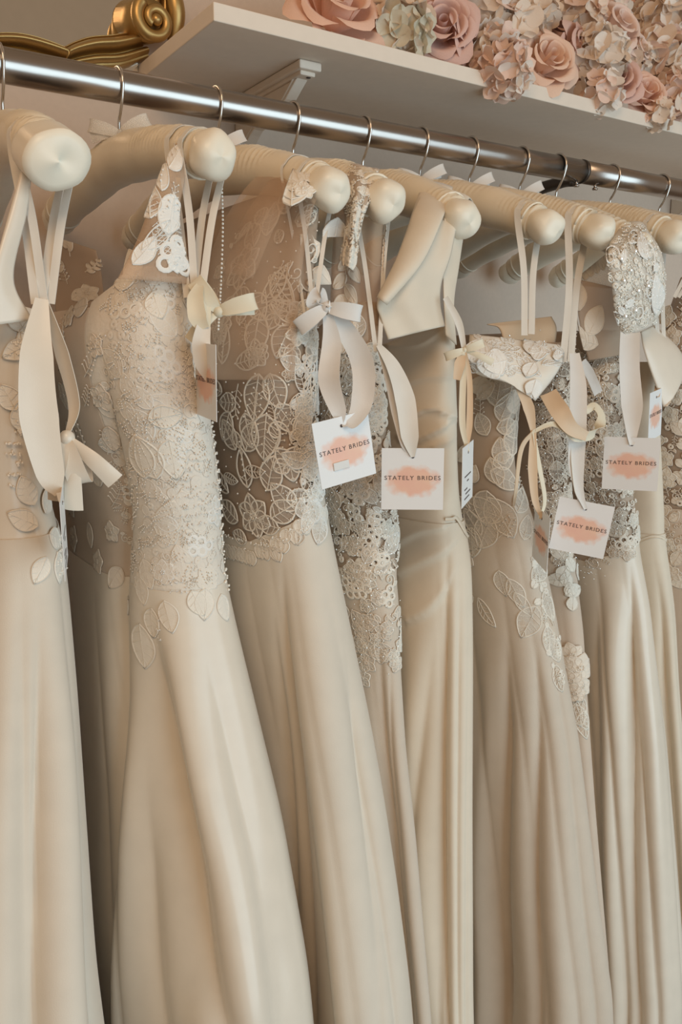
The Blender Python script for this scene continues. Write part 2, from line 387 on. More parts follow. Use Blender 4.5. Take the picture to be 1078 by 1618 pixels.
# ------------------------------------------------------------------ lace motifs (flat layout in metres, then laid on the cloth)
def curve2(pts, n=14):
    p = np.array([(a, b, 0) for a, b in pts], float); return smooth_path(p, n)[:, :2]
def leaf(L=0.03, Wd=0.011, veins=4, fill=True, bend=0.0, beads=0):
    t = np.linspace(0, 1, 11); w = Wd*np.sin(np.pi*t**0.85)**0.85; q = t*L; cx = bend*L*np.sin(np.pi*t)
    out = np.concatenate([np.stack([cx+w, q], 1), np.stack([cx-w, q], 1)[::-1]])
    el = [('stroke', out, 0.0016, 0.0013), ('stroke', np.stack([cx, q], 1), 0.0010, 0.0011)]
    if fill: el.append(('fill', np.concatenate([np.stack([cx+w, q], 1), np.stack([cx-w, q], 1)[::-1][1:-1]]), 0.0005))
    for i in range(veins):
        a = 0.16+0.62*i/max(1, veins-1)
        for sg in (-1, 1):
            b = min(0.97, a+0.13); ww = Wd*math.sin(math.pi*b**0.85)**0.85
            c0 = bend*L*math.sin(math.pi*a); c1 = bend*L*math.sin(math.pi*b)
            el.append(('stroke', np.array([(c0, a*L), (c1+sg*ww*0.93, b*L)]), 0.0008, 0.0009))
    for i in range(beads): el.append(('bead', (bend*L*math.sin(math.pi*(0.3+0.4*i/max(1, beads-1))), L*(0.3+0.4*i/max(1, beads-1))), 0.0011))
    return el
def xf(el, ang=0, sc=1, off=(0, 0)):
    c, s_ = math.cos(ang), math.sin(ang); R = np.array([[c, -s_], [s_, c]])
    f = lambda p: (np.atleast_2d(p)*sc)@R.T + np.array(off); o = []
    for e in el:
        if e[0] == 'bead': o.append(('bead', tuple(f(e[1])[0]), e[2]*max(sc, 0.7)))
        else: o.append((e[0], f(e[1])) + tuple(e[2:]))
    return o
def flower(r=0.018, n=5, fill=True):
    el = []
    for i in range(n): el += xf(leaf(r, r*0.42, 2, fill), 2*math.pi*i/n+0.2)
    th = np.linspace(0, 2*np.pi, 9); el.append(('stroke', np.stack([np.cos(th), np.sin(th)], 1)*r*0.2, 0.0012, 0.002))
    for i in range(5): el.append(('bead', (r*0.13*math.cos(i*1.256), r*0.13*math.sin(i*1.256)), 0.001))
    return el
def sprig(L=0.032, n=5, bead=True):
    el = [('stroke', curve2([(0, 0), (L*0.06, L*0.5), (0, L)]), 0.0009, 0.0009)]
    for i in range(n):
        a = 0.2+0.75*i/(n-1)
        for sg in (-1, 1):
            e = (sg*L*0.22*(1.15-a*0.6), a*L+L*0.11); el.append(('stroke', np.array([(0.003*L, a*L), e]), 0.0007, 0.0008)); el.append(('bead', e, 0.0010))
    return el
def ring(r=0.005):
    th = np.linspace(0, 2*np.pi, 13); return [('stroke', np.stack([np.cos(th), np.sin(th)], 1)*r, r*0.75, 0.0014)]
def rings(r=0.0055):
    el = []
    for a, b in ((0, 0), (1.9, 0.5), (0.9, -1.7), (-1.0, -1.5), (2.6, -1.4)): el += xf(ring(r*0.9), 0, 1, (a*r, b*r))
    return el
def curl(L=0.024):
    t = np.linspace(0, 1, 22); a = t*7.5; r = L*0.42*(1-t*0.85)
    sp = np.stack([r*np.cos(a)-L*0.42, r*np.sin(a)+L*0.5], 1)
    el = [('stroke', np.vstack([[(0, 0), (0.01*L, L*0.25)], sp]), 0.0017, 0.0014)]
    el += xf(leaf(L*0.5, L*0.13, 0, True), -0.7, 1, (0.0, L*0.1))
    return el
def branch(L=0.05):
    el = [('stroke', curve2([(0, 0), (0.12*L, 0.4*L), (0, L)]), 0.0012, 0.001)]
    for a, sg in ((0.12, 1), (0.25, -1), (0.42, 1), (0.58, -1), (0.75, 1)): el += xf(leaf(L*0.36, L*0.10, 2, True), -sg*0.8, 1, (0.1*L*math.sin(math.pi*a), a*L))
    el += xf(leaf(L*0.34, L*0.10, 2, True), 0, 1, (0, 0.95*L)); return el
def trellis(L=0.03, Wd=0.012):
    el = []
    for k in np.linspace(-1, 1, 7): el.append(('stroke', np.array([(k*Wd-0.35*Wd, 0), (k*Wd+0.35*Wd, L)]), 0.0008, 0.0008)); 
    for k in np.linspace(0, 1, 8): el.append(('stroke', np.array([(-1.2*Wd, k*L), (1.2*Wd, min(L, k*L+0.2*L))]), 0.0008, 0.0008))
    return el
def motif_arrays(surf, u, v, el, ang, sc, lift=0.0, hs=1.0):
    """threads + fills in one array pair, beads in another"""
    parts, beads = [], []; n = 0; PQ, HH, Q = [], [], []
    for e in xf(el, ang, sc):
        if e[0] == 'stroke':
            p = e[1]; T = np.gradient(p, axis=0); T /= np.linalg.norm(T, axis=1)[:, None]+1e-12; Nn = np.stack([-T[:, 1], T[:, 0]], 1)*e[2]*0.5*max(0.8, min(sc, 1.4))
            k = len(p); PQ += [p+Nn, p, p-Nn]; h = e[3]*hs+lift; HH += [np.full(k, lift), np.full(k, h), np.full(k, lift)]
            for i in range(k-1): Q += [(n+k+i, n+k+i+1, n+i+1, n+i), (n+2*k+i, n+2*k+i+1, n+k+i+1, n+k+i)]
            n += 3*k
        elif e[0] == 'fill':
            p = e[1]; k = len(p); PQ += [p, p.mean(0)[None]]; HH += [np.full(k, lift+e[2]*0.5*hs), np.full(1, lift+e[2]*1.6*hs)]
            Q += [(n+i, n+(i+1) % k, n+k) for i in range(k)]; n += k+1
        else: beads.append(e)
    V = surf.map(u, v, np.concatenate(PQ), np.concatenate(HH)) if PQ else np.zeros((0, 3))
    if beads:
        c = surf.map(u, v, np.array([b[1] for b in beads]), np.full(len(beads), lift+0.001))
        parts = [sphere_arrays(ci, b[2], 6, 4) for ci, b in zip(c, beads)]
    return V, Q, parts
def motif(surf, parent, name, px, py, el, ang=0, sc=1.0, mat='lace', lift=0.0004, uv=None, net=None, hs=1.0):
    u, v = uv if uv else surf.pick(px, py)
    V, Q, beads = motif_arrays(surf, u, v, el, math.radians(ang), sc, lift, hs)
    fills = [i for i, f in enumerate(Q) if len(f) == 3]
    if beads: V, Q = join([(V, Q)] + beads)
    o = mesh_obj(name, V, Q, mat, parent)
    if net:
        o.data.materials.append(M[net])
        for i in fills: o.data.polygons[i].material_index = 1
    return o
def inside(poly, x, y):
    r = False; j = len(poly)-1
    for i in range(len(poly)):
        (xi, yi), (xj, yj) = poly[i], poly[j]
        if (yi > y) != (yj > y) and x < (xj-xi)*(y-yi)/(yj-yi)+xi: r = not r
        j = i
    return r
def scatter_pts(poly, dist, r, tries=4000, avoid=()):
    xs = [p[0] for p in poly]; ys = [p[1] for p in poly]; out = list(avoid); n0 = len(out)
    for _ in range(tries):
        x, y = r.uniform(min(xs), max(xs)), r.uniform(min(ys), max(ys))
        if inside(poly, x, y) and all((x-a)**2+(y-b)**2 > dist*dist for a, b in out): out.append((x, y))
    return out[n0:]
def bead_dust(surf, parent, name, pts, rmin, rmax, mat, r, lift=0.001):
    parts = []
    for (x, y) in pts:
        u, v = surf.pick(x, y); c = surf.map(u, v, np.array([(r.normal(0, 0.001), r.normal(0, 0.001))]), np.array([lift]))[0]
        rr = r.uniform(rmin, rmax); parts.append(sphere_arrays(c, rr, 5, 3))
    if not parts: return
    V, Q = join(parts); o = mesh_obj(name, V, Q, mat, parent, smooth=False); o['kind'] = 'stuff'; return o
def fine_lace(surf, parent, name, poly, dist, r, mat, sc=(0.35, 0.6), kinds=None, lift=0.0003, hs=1.0):
    kinds = kinds or [leaf(0.03, 0.011, 2, True), ring(0.006), curl(0.024), sprig(0.03, 4)]
    parts = []
    for (x, y) in scatter_pts(poly, dist, r):
        u, v = surf.pick(x, y); V, Q, b = motif_arrays(surf, u, v, kinds[r.integers(len(kinds))], r.uniform(0, 6.28), r.uniform(*sc), lift, hs)
        parts.append((V, Q)); parts += b
    V, Q = join(parts); o = mesh_obj(name, V, Q, mat, parent); o['kind'] = 'stuff'; return o
def lace_field(surf, parent, poly, dist, r, mats, kinds, sc=(0.8, 1.2), avoid=(), lift=0.0004, net=None, hs=1.0):
    """kinds: list of (part name, motif, base angle, spread)"""
    for (x, y) in scatter_pts(poly, dist, r, 3000, avoid):
        nm, el, a0, sp = kinds[r.integers(len(kinds))]
        motif(surf, parent, nm, x, y, el, a0+r.uniform(-sp, sp), r.uniform(*sc), mats[r.integers(len(mats))], lift, None, net, hs)

# ------------------------------------------------------------------ the setting
WALLY = 0.245
def structure(o): o['kind'] = 'structure'; return o
structure(box_obj('wall_back', -2.0, 4.5, WALLY, WALLY+0.1, 0, 2.7, 'wall'))
structure(box_obj('floor', -2.0, 4.5, -3.6, WALLY, -0.05, 0, 'floor'))
structure(box_obj('baseboard_back', -2.0, 4.5, WALLY-0.015, WALLY, 0, 0.10, 'shelf', bev=0.003))

# wall shelf with two curved brackets
ZS = 1.868
sh = thing('wall_shelf', 'long off-white wall shelf carrying the artificial flowers above the rail', 'shelf', (0.4256, WALLY, ZS))
box_obj('board', 0.4256, 2.6, 0.0, WALLY-0.001, ZS, ZS+0.0195, 'shelf', sh, 0.0012)
def bracket(x):
    t = 0.008
    arm = box_obj('bracket', x-0.016, x+0.016, 0.045, WALLY-0.001, ZS-0.011, ZS-0.0005, 'shelf', sh, 0.002)
    box_obj('rib_strip', x-0.011, x+0.011, 0.052, WALLY-0.002, ZS-0.016, ZS-0.0105, 'shelf', arm, 0.0015)
    th = np.linspace(0, 1, 20)
    yy = np.interp(th, [0, .3, .7, .9, 1], [0.066, 0.100, 0.190, 0.228, WALLY-0.004]); zz = ZS-0.016 - np.interp(th, [0, .3, .7, .9, 1], [0, .020, .036, .060, .085])
    prof = [(WALLY-0.002, ZS-0.016)] + list(zip(yy, zz)) + [(WALLY-0.002, zz[-1])]
    V = [(x-t, a, b) for a, b in prof] + [(x+t, a, b) for a, b in prof]; k = len(prof)
    Q = [tuple(range(k)), tuple(range(2*k-1, k-1, -1))] + [(i, k+i, k+(i+1) % k, (i+1) % k) for i in range(k)]
    web = mesh_obj('web', V, Q, 'shelf', arm, smooth=False); bevel(web, 0.002)
    e = np.stack([np.full(20, x-t-0.0005), yy+0.006, zz+0.002], 1); tube_obj('bead_moulding', e, 0.0016, 'shelf', arm, 6)
    V, Q = sphere_arrays((x+0.004, 0.058, ZS-0.0162), 0.0032, 10, 6, (1, 1, 0.3)); mesh_obj('screw', V, Q, 'dark_metal', arm)
bracket(0.578); bracket(1.60)

# hanging rail
ZR = 1.782; RR = 0.0165
rail = thing('clothes_rail', 'chrome clothes rail running across under the shelf', 'rail', (0.2, 0, ZR))
XJ = at(917, 280, 0)[0]
tube_obj('tube', [(x, 0, ZR) for x in np.linspace(-0.9, XJ, 12)], RR, 'chrome', rail, 40)
tube_obj('tube', [(x, 0, ZR) for x in np.linspace(XJ+0.0045, 2.6, 12)], RR, 'chrome', rail, 40)
tube_obj('joint_sleeve', [(XJ-0.02, 0, ZR), (XJ+0.03, 0, ZR)], RR-0.0012, 'dark_metal', rail, 32)
tube_obj('joint_collar', [(XJ-0.0005, 0, ZR), (XJ+0.0035, 0, ZR)], RR+0.0009, 'dark_metal', rail, 32)
for dx in (-0.012, 0.030):
    s_ = tube_obj('screw', [(XJ+dx, -0.004, ZR-RR+0.001), (XJ+dx, -0.004, ZR-RR-0.005)], 0.0022, 'chrome', rail, 10)
    tube_obj('screw_head', [(XJ+dx, -0.004, ZR-RR-0.0048), (XJ+dx, -0.004, ZR-RR-0.0075)], 0.0042, 'chrome', s_, 12)
xs_ = XJ-0.01
sup = tube_obj('wall_support', smooth_path([(xs_, 0.004, ZR-0.014), (xs_, 0.03, ZR-0.012), (xs_, 0.10, ZR-0.02), (xs_, 0.18, ZR-0.06), (xs_, WALLY-0.004, ZR-0.085)], 24), np.linspace(0.008, 0.011, 24), 'dark_metal', rail, 14)
tube_obj('wall_plate', [(xs_, WALLY-0.008, ZR-0.085), (xs_, WALLY-0.0005, ZR-0.085)], 0.03, 'dark_metal', sup, 24)
for x in (-0.6, 2.3):
    sp = tube_obj('wall_support', smooth_path([(x, 0.004, ZR-0.014), (x, 0.10, ZR-0.02), (x, 0.18, ZR-0.06), (x, WALLY-0.004, ZR-0.085)], 20), 0.01, 'dark_metal', rail, 12)
    tube_obj('wall_plate', [(x, WALLY-0.008, ZR-0.085), (x, WALLY-0.0005, ZR-0.085)], 0.03, 'dark_metal', sp, 20)

# gilt mirror on the wall
YM = 0.205
XC = at(-25, 45, YM)[0]
mi = thing('gilt_mirror', 'ornate gilt framed wall mirror left of the shelf', 'mirror', (XC, WALLY, at(0, 95, YM)[2]))
inner = [at(x, y, YM)[[0, 2]] for x, y in ((-25, 45), (10, 43), (35, 44), (60, 49), (85, 57), (107, 66), (125, 57), (150, 49), (185, 46), (222, 41))]
outer = [at(x, y, YM)[[0, 2]] for x, y in ((-25, 85), (10, 85), (35, 87), (60, 93), (85, 100), (112, 108), (128, 104), (160, 100), (200, 98), (243, 84))]
def loft_band(name, I, O, mat, parent, ridge, n=90, flip=False):
    Ip = np.concatenate([smooth_path([(a, b, 0) for a, b in I[:6]], n//2), smooth_path([(a, b, 0) for a, b in I[5:]], n//2)])[:, :2]
    Op = np.concatenate([smooth_path([(a, b, 0) for a, b in O[:6]], n//2), smooth_path([(a, b, 0) for a, b in O[5:]], n//2)])[:, :2]
    if flip: Ip = np.stack([2*XC-Ip[:, 0], Ip[:, 1]], 1); Op = np.stack([2*XC-Op[:, 0], Op[:, 1]], 1)
    t = np.linspace(0, 1, 33); h = ridge(t)
    P = np.zeros((len(Ip), 35, 3))
    for j, tt in enumerate(t):
        q = Ip*(1-tt)+Op*tt; P[:, j+1] = np.stack([q[:, 0], WALLY-0.006-np.full(len(q), h[j]), q[:, 1]], 1)
    P[:, 0] = P[:, 1]; P[:, 0, 1] = WALLY-0.001; P[:, -1] = P[:, -2]; P[:, -1, 1] = WALLY-0.001
    return grid_obj(name, P, mat, parent)
def ridge(t):
    return 0.012 + 0.010*np.exp(-((t-0.07)/0.05)**2) + 0.026*np.clip(1-((t-0.36)/0.21)**2, 0, 1)**0.5 + 0.016*np.clip(1-((t-0.76)/0.15)**2, 0, 1)**0.5 + 0.008*np.exp(-((t-0.95)/0.03)**2)
loft_band('frame_moulding', inner, outer, 'gold', mi, ridge); loft_band('frame_moulding', inner, outer, 'gold', mi, ridge, flip=True)
xr = inner[-1][0]; ztop = 2.60; zb = inner[-1][1]
for sgn in (1, -1):
    X = lambda x: x if sgn > 0 else 2*XC-x
    zz = np.linspace(zb+0.015, ztop, 60); wv = 0.006*np.sin((zz-zb)*14)
    P = np.zeros((60, 35, 3)); t = np.linspace(0, 1, 33); hh = ridge(t)
    for j in range(33): P[:, j+1] = np.stack([[X(v) for v in xr+0.004+wv+0.042*t[j]], np.full(60, WALLY-0.006-hh[j]), zz], 1)
    P[:, 0] = P[:, 1]; P[:, 0, 1] = WALLY-0.001; P[:, -1] = P[:, -2]; P[:, -1, 1] = WALLY-0.001
    grid_obj('frame_moulding', P, 'gold', mi)
    # corner scroll: rolled barrel with a spiral face
    c = at(246, 30, YM-0.02); cx = X(c[0])
    a = np.linspace(0, 2*np.pi*1.3, 60); r = np.linspace(0.0245, 0.007, 60)
    sp = np.stack([cx+sgn*r*np.cos(a+2.2), np.full(60, WALLY-0.055)+0.004*np.linspace(0, -1, 60), c[2]-r*np.sin(a+2.2)*-1], 1)
    scr = tube_obj('scroll', sp, np.linspace(0.0085, 0.0055, 60), 'gold', mi, 14)
    tube_obj('scroll_barrel', [(cx-sgn*0.012, WALLY-0.004, c[2]+0.010), (cx-sgn*0.006, WALLY-0.03, c[2]+0.005), (cx, WALLY-0.052, c[2])], [0.027, 0.0265, 0.024], 'gold', scr, 28)
    V, Q = sphere_arrays((cx+sgn*0.001, WALLY-0.060, c[2]-0.001), 0.0075, 12, 8); mesh_obj('scroll_button', V, Q, 'gold', scr)
    b = np.array([cx+sgn*0.030, WALLY-0.035, c[2]+0.012])
    lf = smooth_path([b+np.array([0, 0, -0.03]), b+np.array([sgn*0.006, -0.006, 0.0]), b+np.array([sgn*0.002, -0.008, 0.03]), b+np.array([-sgn*0.004, 0, 0.07])], 24)
    tube_obj('acanthus_leaf', lf, 0.011*np.sin(np.linspace(0.35, 3.0, 24))+0.001, 'gold', mi, 12)
box_obj('frame_moulding', 2*XC-xr-0.046, xr+0.046, WALLY-0.036, WALLY-0.001, ztop-0.01, ztop+0.035, 'gold', mi, 0.008)
pl = [(XC-(xr-XC)-0.004, zb), (xr+0.006, zb), (xr+0.006, ztop), (XC-(xr-XC)-0.004, ztop)]
zlow = min(p[1] for p in inner)-0.004
box_obj('glass', 2*XC-xr-0.004, xr+0.006, WALLY-0.009, WALLY-0.002, zlow, ztop, 'mirror', mi)

# ------------------------------------------------------------------ padded hangers
HX = [.197, .313, .4245, .524, .6254, .7175, .804, .9007, .9767, 1.098, 1.222]
HPHI = [-2.8, 3.8, 6.9, -2.9, -2.9, 8.9, 10.4, 2.8, 2.5, 3, 2]
HZ_ = [1.660, 1.677, 1.662, 1.658, 1.650, 1.653, 1.655, 1.640, 1.660, 1.655, 1.655]
HLAB = ['padded ivory satin hanger with a flat cut end, leftmost on the rail',
        'arched padded satin hanger holding the white lace strapped gown',
        'padded satin hanger holding the leaf lace illusion gown, second round cap',
        'padded satin hanger under the draped lace shoulder, cap left of crepe strap',
        'padded satin hanger carrying the wide plain crepe strap',
        'long bare padded hanger arm with ruched satin and two white ribbon loops',
        'padded hanger with round cap and one wide ribbon loop beside the beaded shoulder',
        'padded satin hanger mostly hidden beneath the glittering beaded shoulder',
        'ruched padded hanger with round cap at the right edge of the picture',
        'padded hanger on the hook second from the right edge',
        'padded hanger on the rightmost hook at the picture edge']
L_ = 0.2
def hanger_point(i, s_):
    """s_ = -1 far end ... +1 near end"""
    ph = math.radians(HPHI[i]); d = np.array([math.sin(ph), -math.cos(ph), 0.0]); drop = 1.708-HZ_[i]
    return np.array([HX[i], 0, 1.708 - drop*abs(s_)**1.7]) + d*L_*s_
def make_hanger(i):
    t = thing('padded_hanger', HLAB[i], 'hanger', (HX[i], 0, 1.70), 'padded satin hangers on the rail')
    s_ = np.linspace(-0.96, 0.93, 190); path = np.array([hanger_point(i, k) for k in s_])
    rr = np.random.default_rng(i+3); ph = rr.uniform(0, 6.28, 3)
    rad = 0.0245 - 0.004*np.abs(s_)**2 + 0.0006*np.sin(s_*9+ph[0]) + 0.0003*np.sin(s_*23+ph[1]) - 0.0015*np.exp(-((s_-0.915)/0.02)**2)
    V, Q = tube_arrays(path, rad, 24)
    # gathered satin: fine ruches that follow the arm's top
    Vg = V.reshape(190, 24, 3); ctr = path[:, None]; dirv = Vg-ctr; up = dirv[..., 2]/np.linalg.norm(dirv, axis=2)
    az_ = np.linspace(0, 2*np.pi, 24, endpoint=False)[None]
    gath = np.sin((s_*190 + 3*np.sin(s_*13+ph[2]))[:, None] + 1.2*np.sin(az_*2+ph[0]) + 0.8*np.sin(az_*5+s_[:, None]*30))
    amp = 0.0018*np.clip(up+0.1, 0, 1)*gath*np.clip(0.45+0.7*np.sin(s_*8+ph[1])[:, None]+0.5*np.sin(az_[0][:, None].T*3+s_[:, None]*20), 0, 1)
    V = (Vg + dirv/np.linalg.norm(dirv, axis=2)[..., None]*amp[..., None]).reshape(-1, 3)
    mesh_obj('padded_arm', V, Q, 'hanger', t)
    for end in (1, -1):
        c = hanger_point(i, end*0.985); d = hanger_point(i, end)-hanger_point(i, end*0.9); d /= np.linalg.norm(d)
        th = np.linspace(0, np.pi, 19); az = np.linspace(0, 2*np.pi, 32, endpoint=False)
        a = np.cross(d, [0, 0, 1.0]); a /= np.linalg.norm(a); b = np.cross(a, d)
        P = np.zeros((19, 32, 3))
        for r_, tt in enumerate(th):
            if i == 0 and end == 1: ra = 0.0245*min(1.0, math.sin(tt)*2.2)*(1+0.10*np.sign(np.cos(2*az+0.6))*np.abs(np.cos(2*az+0.6))**1.5); ax = -math.cos(tt)*0.024*(1-0.15*math.cos(tt)) + 0.004*np.cos(az)*(tt > 2)
            else:
                ra = 0.0208*math.sin(tt)**0.72*(1+0.03*np.cos(11*az+ph[0])*np.clip(1.5-tt, 0, 1)+0.05*np.cos(2*az+ph[1])+0.03*np.cos(5*az+2.5*tt+ph[2])*math.sin(tt)+0.03*np.cos(3*az-3*tt+ph[0])); ax = -math.cos(tt)*0.0205*(1+0.15*math.cos(tt)) + 0.003*np.cos(2*az+ph[2])*(tt/3.14)**2*math.sin(tt)**0.5
            P[r_] = c + d*np.reshape(ax+0.004, (-1, 1)) + a*(ra*np.cos(az))[:, None] + b*(ra*np.sin(az))[:, None]
        V, Q = grid_arrays(P, True); mesh_obj('end_cap', V, Q, 'hanger_cap', t)
        k = hanger_point(i, end*0.90); aa = np.linspace(0, 2*np.pi, 25)
        tube_obj('gather_ring', [k + a*0.0208*math.cos(q)+b*0.0208*math.sin(q) for q in aa], 0.0016, 'hanger_cap', t, 6)
    # wire hook: round the rail and down to the neck
    x = HX[i]; ph2 = np.linspace(-0.55, math.pi, 22); R = RR+0.0016
    arc = [(x, R*math.cos(q)*1.0, ZR+R*math.sin(q)) for q in ph2][::-1]
    # open end hangs behind (+Y), shank comes down in front then swings under the rail
    pts = [(x, R*math.cos(q), ZR+R*math.sin(q)) for q in np.linspace(-0.5, math.pi+0.35, 26)]
    pts += [(x, -R*0.72, ZR-R*0.95), (x, -0.006, ZR-R-0.010), (x, -0.001, ZR-R-0.018), (x, 0, 1.722)]
    tube_obj('hook', smooth_path(pts, 90), 0.0017, 'wire', t, 8)
    if i in (1, 2, 5, 6, 7):
        n = np.array([x, -0.004, 1.734])
        V, Q = bow_arrays(n, RGT, (0, 0, 1), 0.034, 0.012, (165, 25), ((-0.9, -0.1), (0.7, 0.25))); mesh_obj('neck_bow', V, Q, 'lace_net' if i == 1 else 'ribbon', t).data.set_sharp_from_angle(angle=math.radians(38))
    return t
for i in range(len(HX)): make_hanger(i)

# ------------------------------------------------------------------ gowns
def gown(label, body):
    i = np.argmin(np.abs(body.zz-1.0))
    return thing('bridal_gown', label, 'dress', (float(body.X[i]), -0.05, body.v0), 'bridal gowns on the rail')
def loop_strap(parent, pts, w, mat='loop', name='hanger_loop', side=None):
    return ribbon_obj(name, [at(*p) for p in pts], w, mat, parent, side, 40, 0.04)
def wrap_loop(parent, i, s_, end, w, mat='loop', spread=0.012, back=None):
    """ribbon loop laid over the padded arm, both tails running down to the bodice"""
    k = hanger_point(i, s_); a = hanger_point(i, min(1, s_+0.05))-hanger_point(i, s_-0.05); a /= np.linalg.norm(a)
    sd = np.cross(a, [0, 0, 1.0]); sd /= np.linalg.norm(sd)      # sideways off the arm (+/- X)
    r = 0.0245-0.004*s_*s_ + 0.0016; e0 = at(*end[0]); e1 = at(*end[-1])
    pts = [e0, e0*0.45+(k-sd*r)*0.55, k-sd*r] + [k - sd*r*math.cos(q) + np.array([0, 0, 1])*r*math.sin(q) for q in (0.6, 1.2, 1.94, 2.54)] + [k+sd*r, e1*0.45+(k+sd*r)*0.55, e1]
    if (pts[0]-pts[-1])@sd > 0: pts[0], pts[-1] = pts[-1], pts[0]
    return ribbon_obj('hanger_loop', pts, w, mat, parent, [RGT, RGT]+[RGT*.25+a*.75]+[a]*4+[RGT*.25+a*.75]+[RGT, RGT], 80, 0.02)

leafA, leafB, leafC = leaf(0.030, 0.010, 4, True), leaf(0.034, 0.008, 5, False, 0.06), leaf(0.026, 0.008, 3, True, -0.08, 3)

# --- A: leftmost gown, satin bodice with gathered peplum appliques
A = Body([(470, 66, .035, -.185), (520, 76, .042, -.19), (600, 85, .046, -.19), (700, 76, .044, -.185), (780, 73, .043, -.18), (842, 96, .05, -.185), (950, 108, .056, -.20), (1150, 122, .062, -.235), (1350, 133, .068, -.27), (1618, 148, .074, -.32)],
         ripple=(17, .013, 0), waist=(60, 850), folds=[([(58, 930), (60, 1250), (54, 1618)], -.018, .008), ([(28, 960), (36, 1618)], -.014, .007), ([(100, 960), (112, 1618)], .008, .016), ([(30, 950), (20, 1618)], .012, .02)])
g = gown('leftmost ivory gown with satin bodice, big hanging satin bow and flowing skirt', A)
zwA = A.z(60, 850); zt = A.z(60, 505)
A.part('bodice', 'satin', g, [(0, zt-.02), (.3, zt-.01), (.42, zt), (.5, zt+.012), (.6, zt), (1, zt-.02)], zwA-.01, 60, inset=.0016)
A.part('skirt', 'chiffon', g, zwA, A.v0, 150, 340)
p = Panel([(38, 255, -.185), (16, 330, -.19), (-12, 430, -.2), (-40, 520, -.2)], [(52, 262, -.185), (42, 340, -.19), (22, 440, -.195), (52, 506, -.195)], .006); p.build('shoulder_strap', 'satin', g)
for x, y, a, s_ in ((38, 530, 30, .8), (25, 545, -60, .8), (45, 548, 120, .8), (55, 790, 20, .9), (70, 810, -40, .9), (60, 830, 60, .9), (78, 850, -120, .9), (88, 868, 170, .9), (70, 875, 150, .8), (40, 690, 10, .9), (55, 720, -20, .8), (28, 640, 30, .8)):
    motif(A, g, 'applique_leaf', x, y, leafA, a, s_, 'lace')
r = np.random.default_rng(1)
bead_dust(A, g, 'beading', [(25+8*math.sin(k*.2)+r.normal(0, 3), 670+k*1.6) for k in range(60)] + [(38+r.normal(0, 10), 545+r.normal(0, 9)) for _ in range(50)], .0008, .0013, 'pearl', r)
bead_dust(A, g, 'edge_beading', [(96+r.normal(0, 2), 850+k*1.2) for k in range(50)], .0008, .0012, 'pearl', r)
for e, s_ in ((((56, 480, -.195), (66, 478, -.195)), .80), (((70, 482, -.195), (80, 480, -.195)), .93)): wrap_loop(g, 0, s_, e, .007)
ribbon_obj('sash_tail', [at(66, 472, -.205), at(58, 560, -.215), at(62, 660, -.22), at(80, 750, -.222), at(92, 782, -.222)], [.010, .025, .030, .022, .006], 'satin', g, RGT*.9+FH*.4, 48, .03)
ribbon_obj('sash_tail', [at(70, 474, -.200), at(98, 560, -.205), at(117, 640, -.208), at(106, 688, -.21)], [.008, .017, .014, .005], 'satin', g, RGT*.8-FH*.5)
V, Q = bow_arrays(at(106, 692, -.212), RGT, (0, 0, 1), .040, .016, (250, 285), ((.95, -.9), (-.28, -1.3), (.05, -1.5))); mesh_obj('sash_bow', V, Q, 'satin', g).data.set_sharp_from_angle(angle=math.radians(38))

# --- B: lace gown with lace shoulder strap and satin skirt
B = Body([(430, 296, .040, -.185), (450, 300, .052, -.195), (520, 308, .062, -.205), (640, 330, .064, -.205), (750, 345, .060, -.195), (850, 352, .057, -.185), (900, 352, .058, -.185), (950, 361, .062, -.19), (1040, 380, .066, -.21), (1120, 398, .070, -.225), (1350, 448, .080, -.275), (1618, 490, .090, -.325)],
         ripple=(9, .008, 0), waist=(270, 960), folds=[([(236, 940), (252, 1100), (285, 1330), (350, 1618)], -.030, .026), ([(285, 960), (325, 1150), (372, 1400), (395, 1618)], .018, .024), ([(262, 950), (275, 1060), (300, 1200)], .012, .014), ([(225, 1150), (232, 1350), (250, 1618)], -.012, .016), ([(340, 1180), (385, 1380), (410, 1618)], .010, .014), ([(215, 1080), (205, 1300), (200, 1618)], .014, .022), ([(165, 520), (178, 700), (190, 880), (188, 1000), (183, 1300), (184, 1618)], -.016, .013), ([(312, 965), (352, 1130), (402, 1380), (430, 1618)], -.018, .018), ([(290, 1350), (315, 1470), (335, 1618)], .016, .02)])
g = gown('gown with white beaded lace bodice, one lace shoulder strap and smooth satin skirt', B)
zw = B.z(270, 935); zt = B.z(240, 445)
ub = B.u(176, 700)
B.part('bodice', 'lining', g, [(0, zt-.03), (.2, zt-.05), (.36, zt-.03), (.44, zt+.004), (.52, zt+.006), (.6, zt), (.7, zt-.03), (1, zt-.03)], zw-.002, 80, urange=(ub, .78), inset=.0003)
B.part('back_panel', 'warm_tulle', g, zt-.02, zw-.002, 80, urange=(-.22, ub), inset=.0003)
B.part('skirt', 'satin', g, zw, B.v0, 160, 340)
p = Panel([(284, 216, -.165), (262, 256, -.18), (243, 305, -.19), (218, 375, -.195), (186, 440, -.20)], [(296, 225, -.175), (292, 285, -.192), (283, 330, -.198), (284, 375, -.20), (300, 450, -.20)], .008)
p.build('shoulder_strap', 'veil', g, thick=.0006)
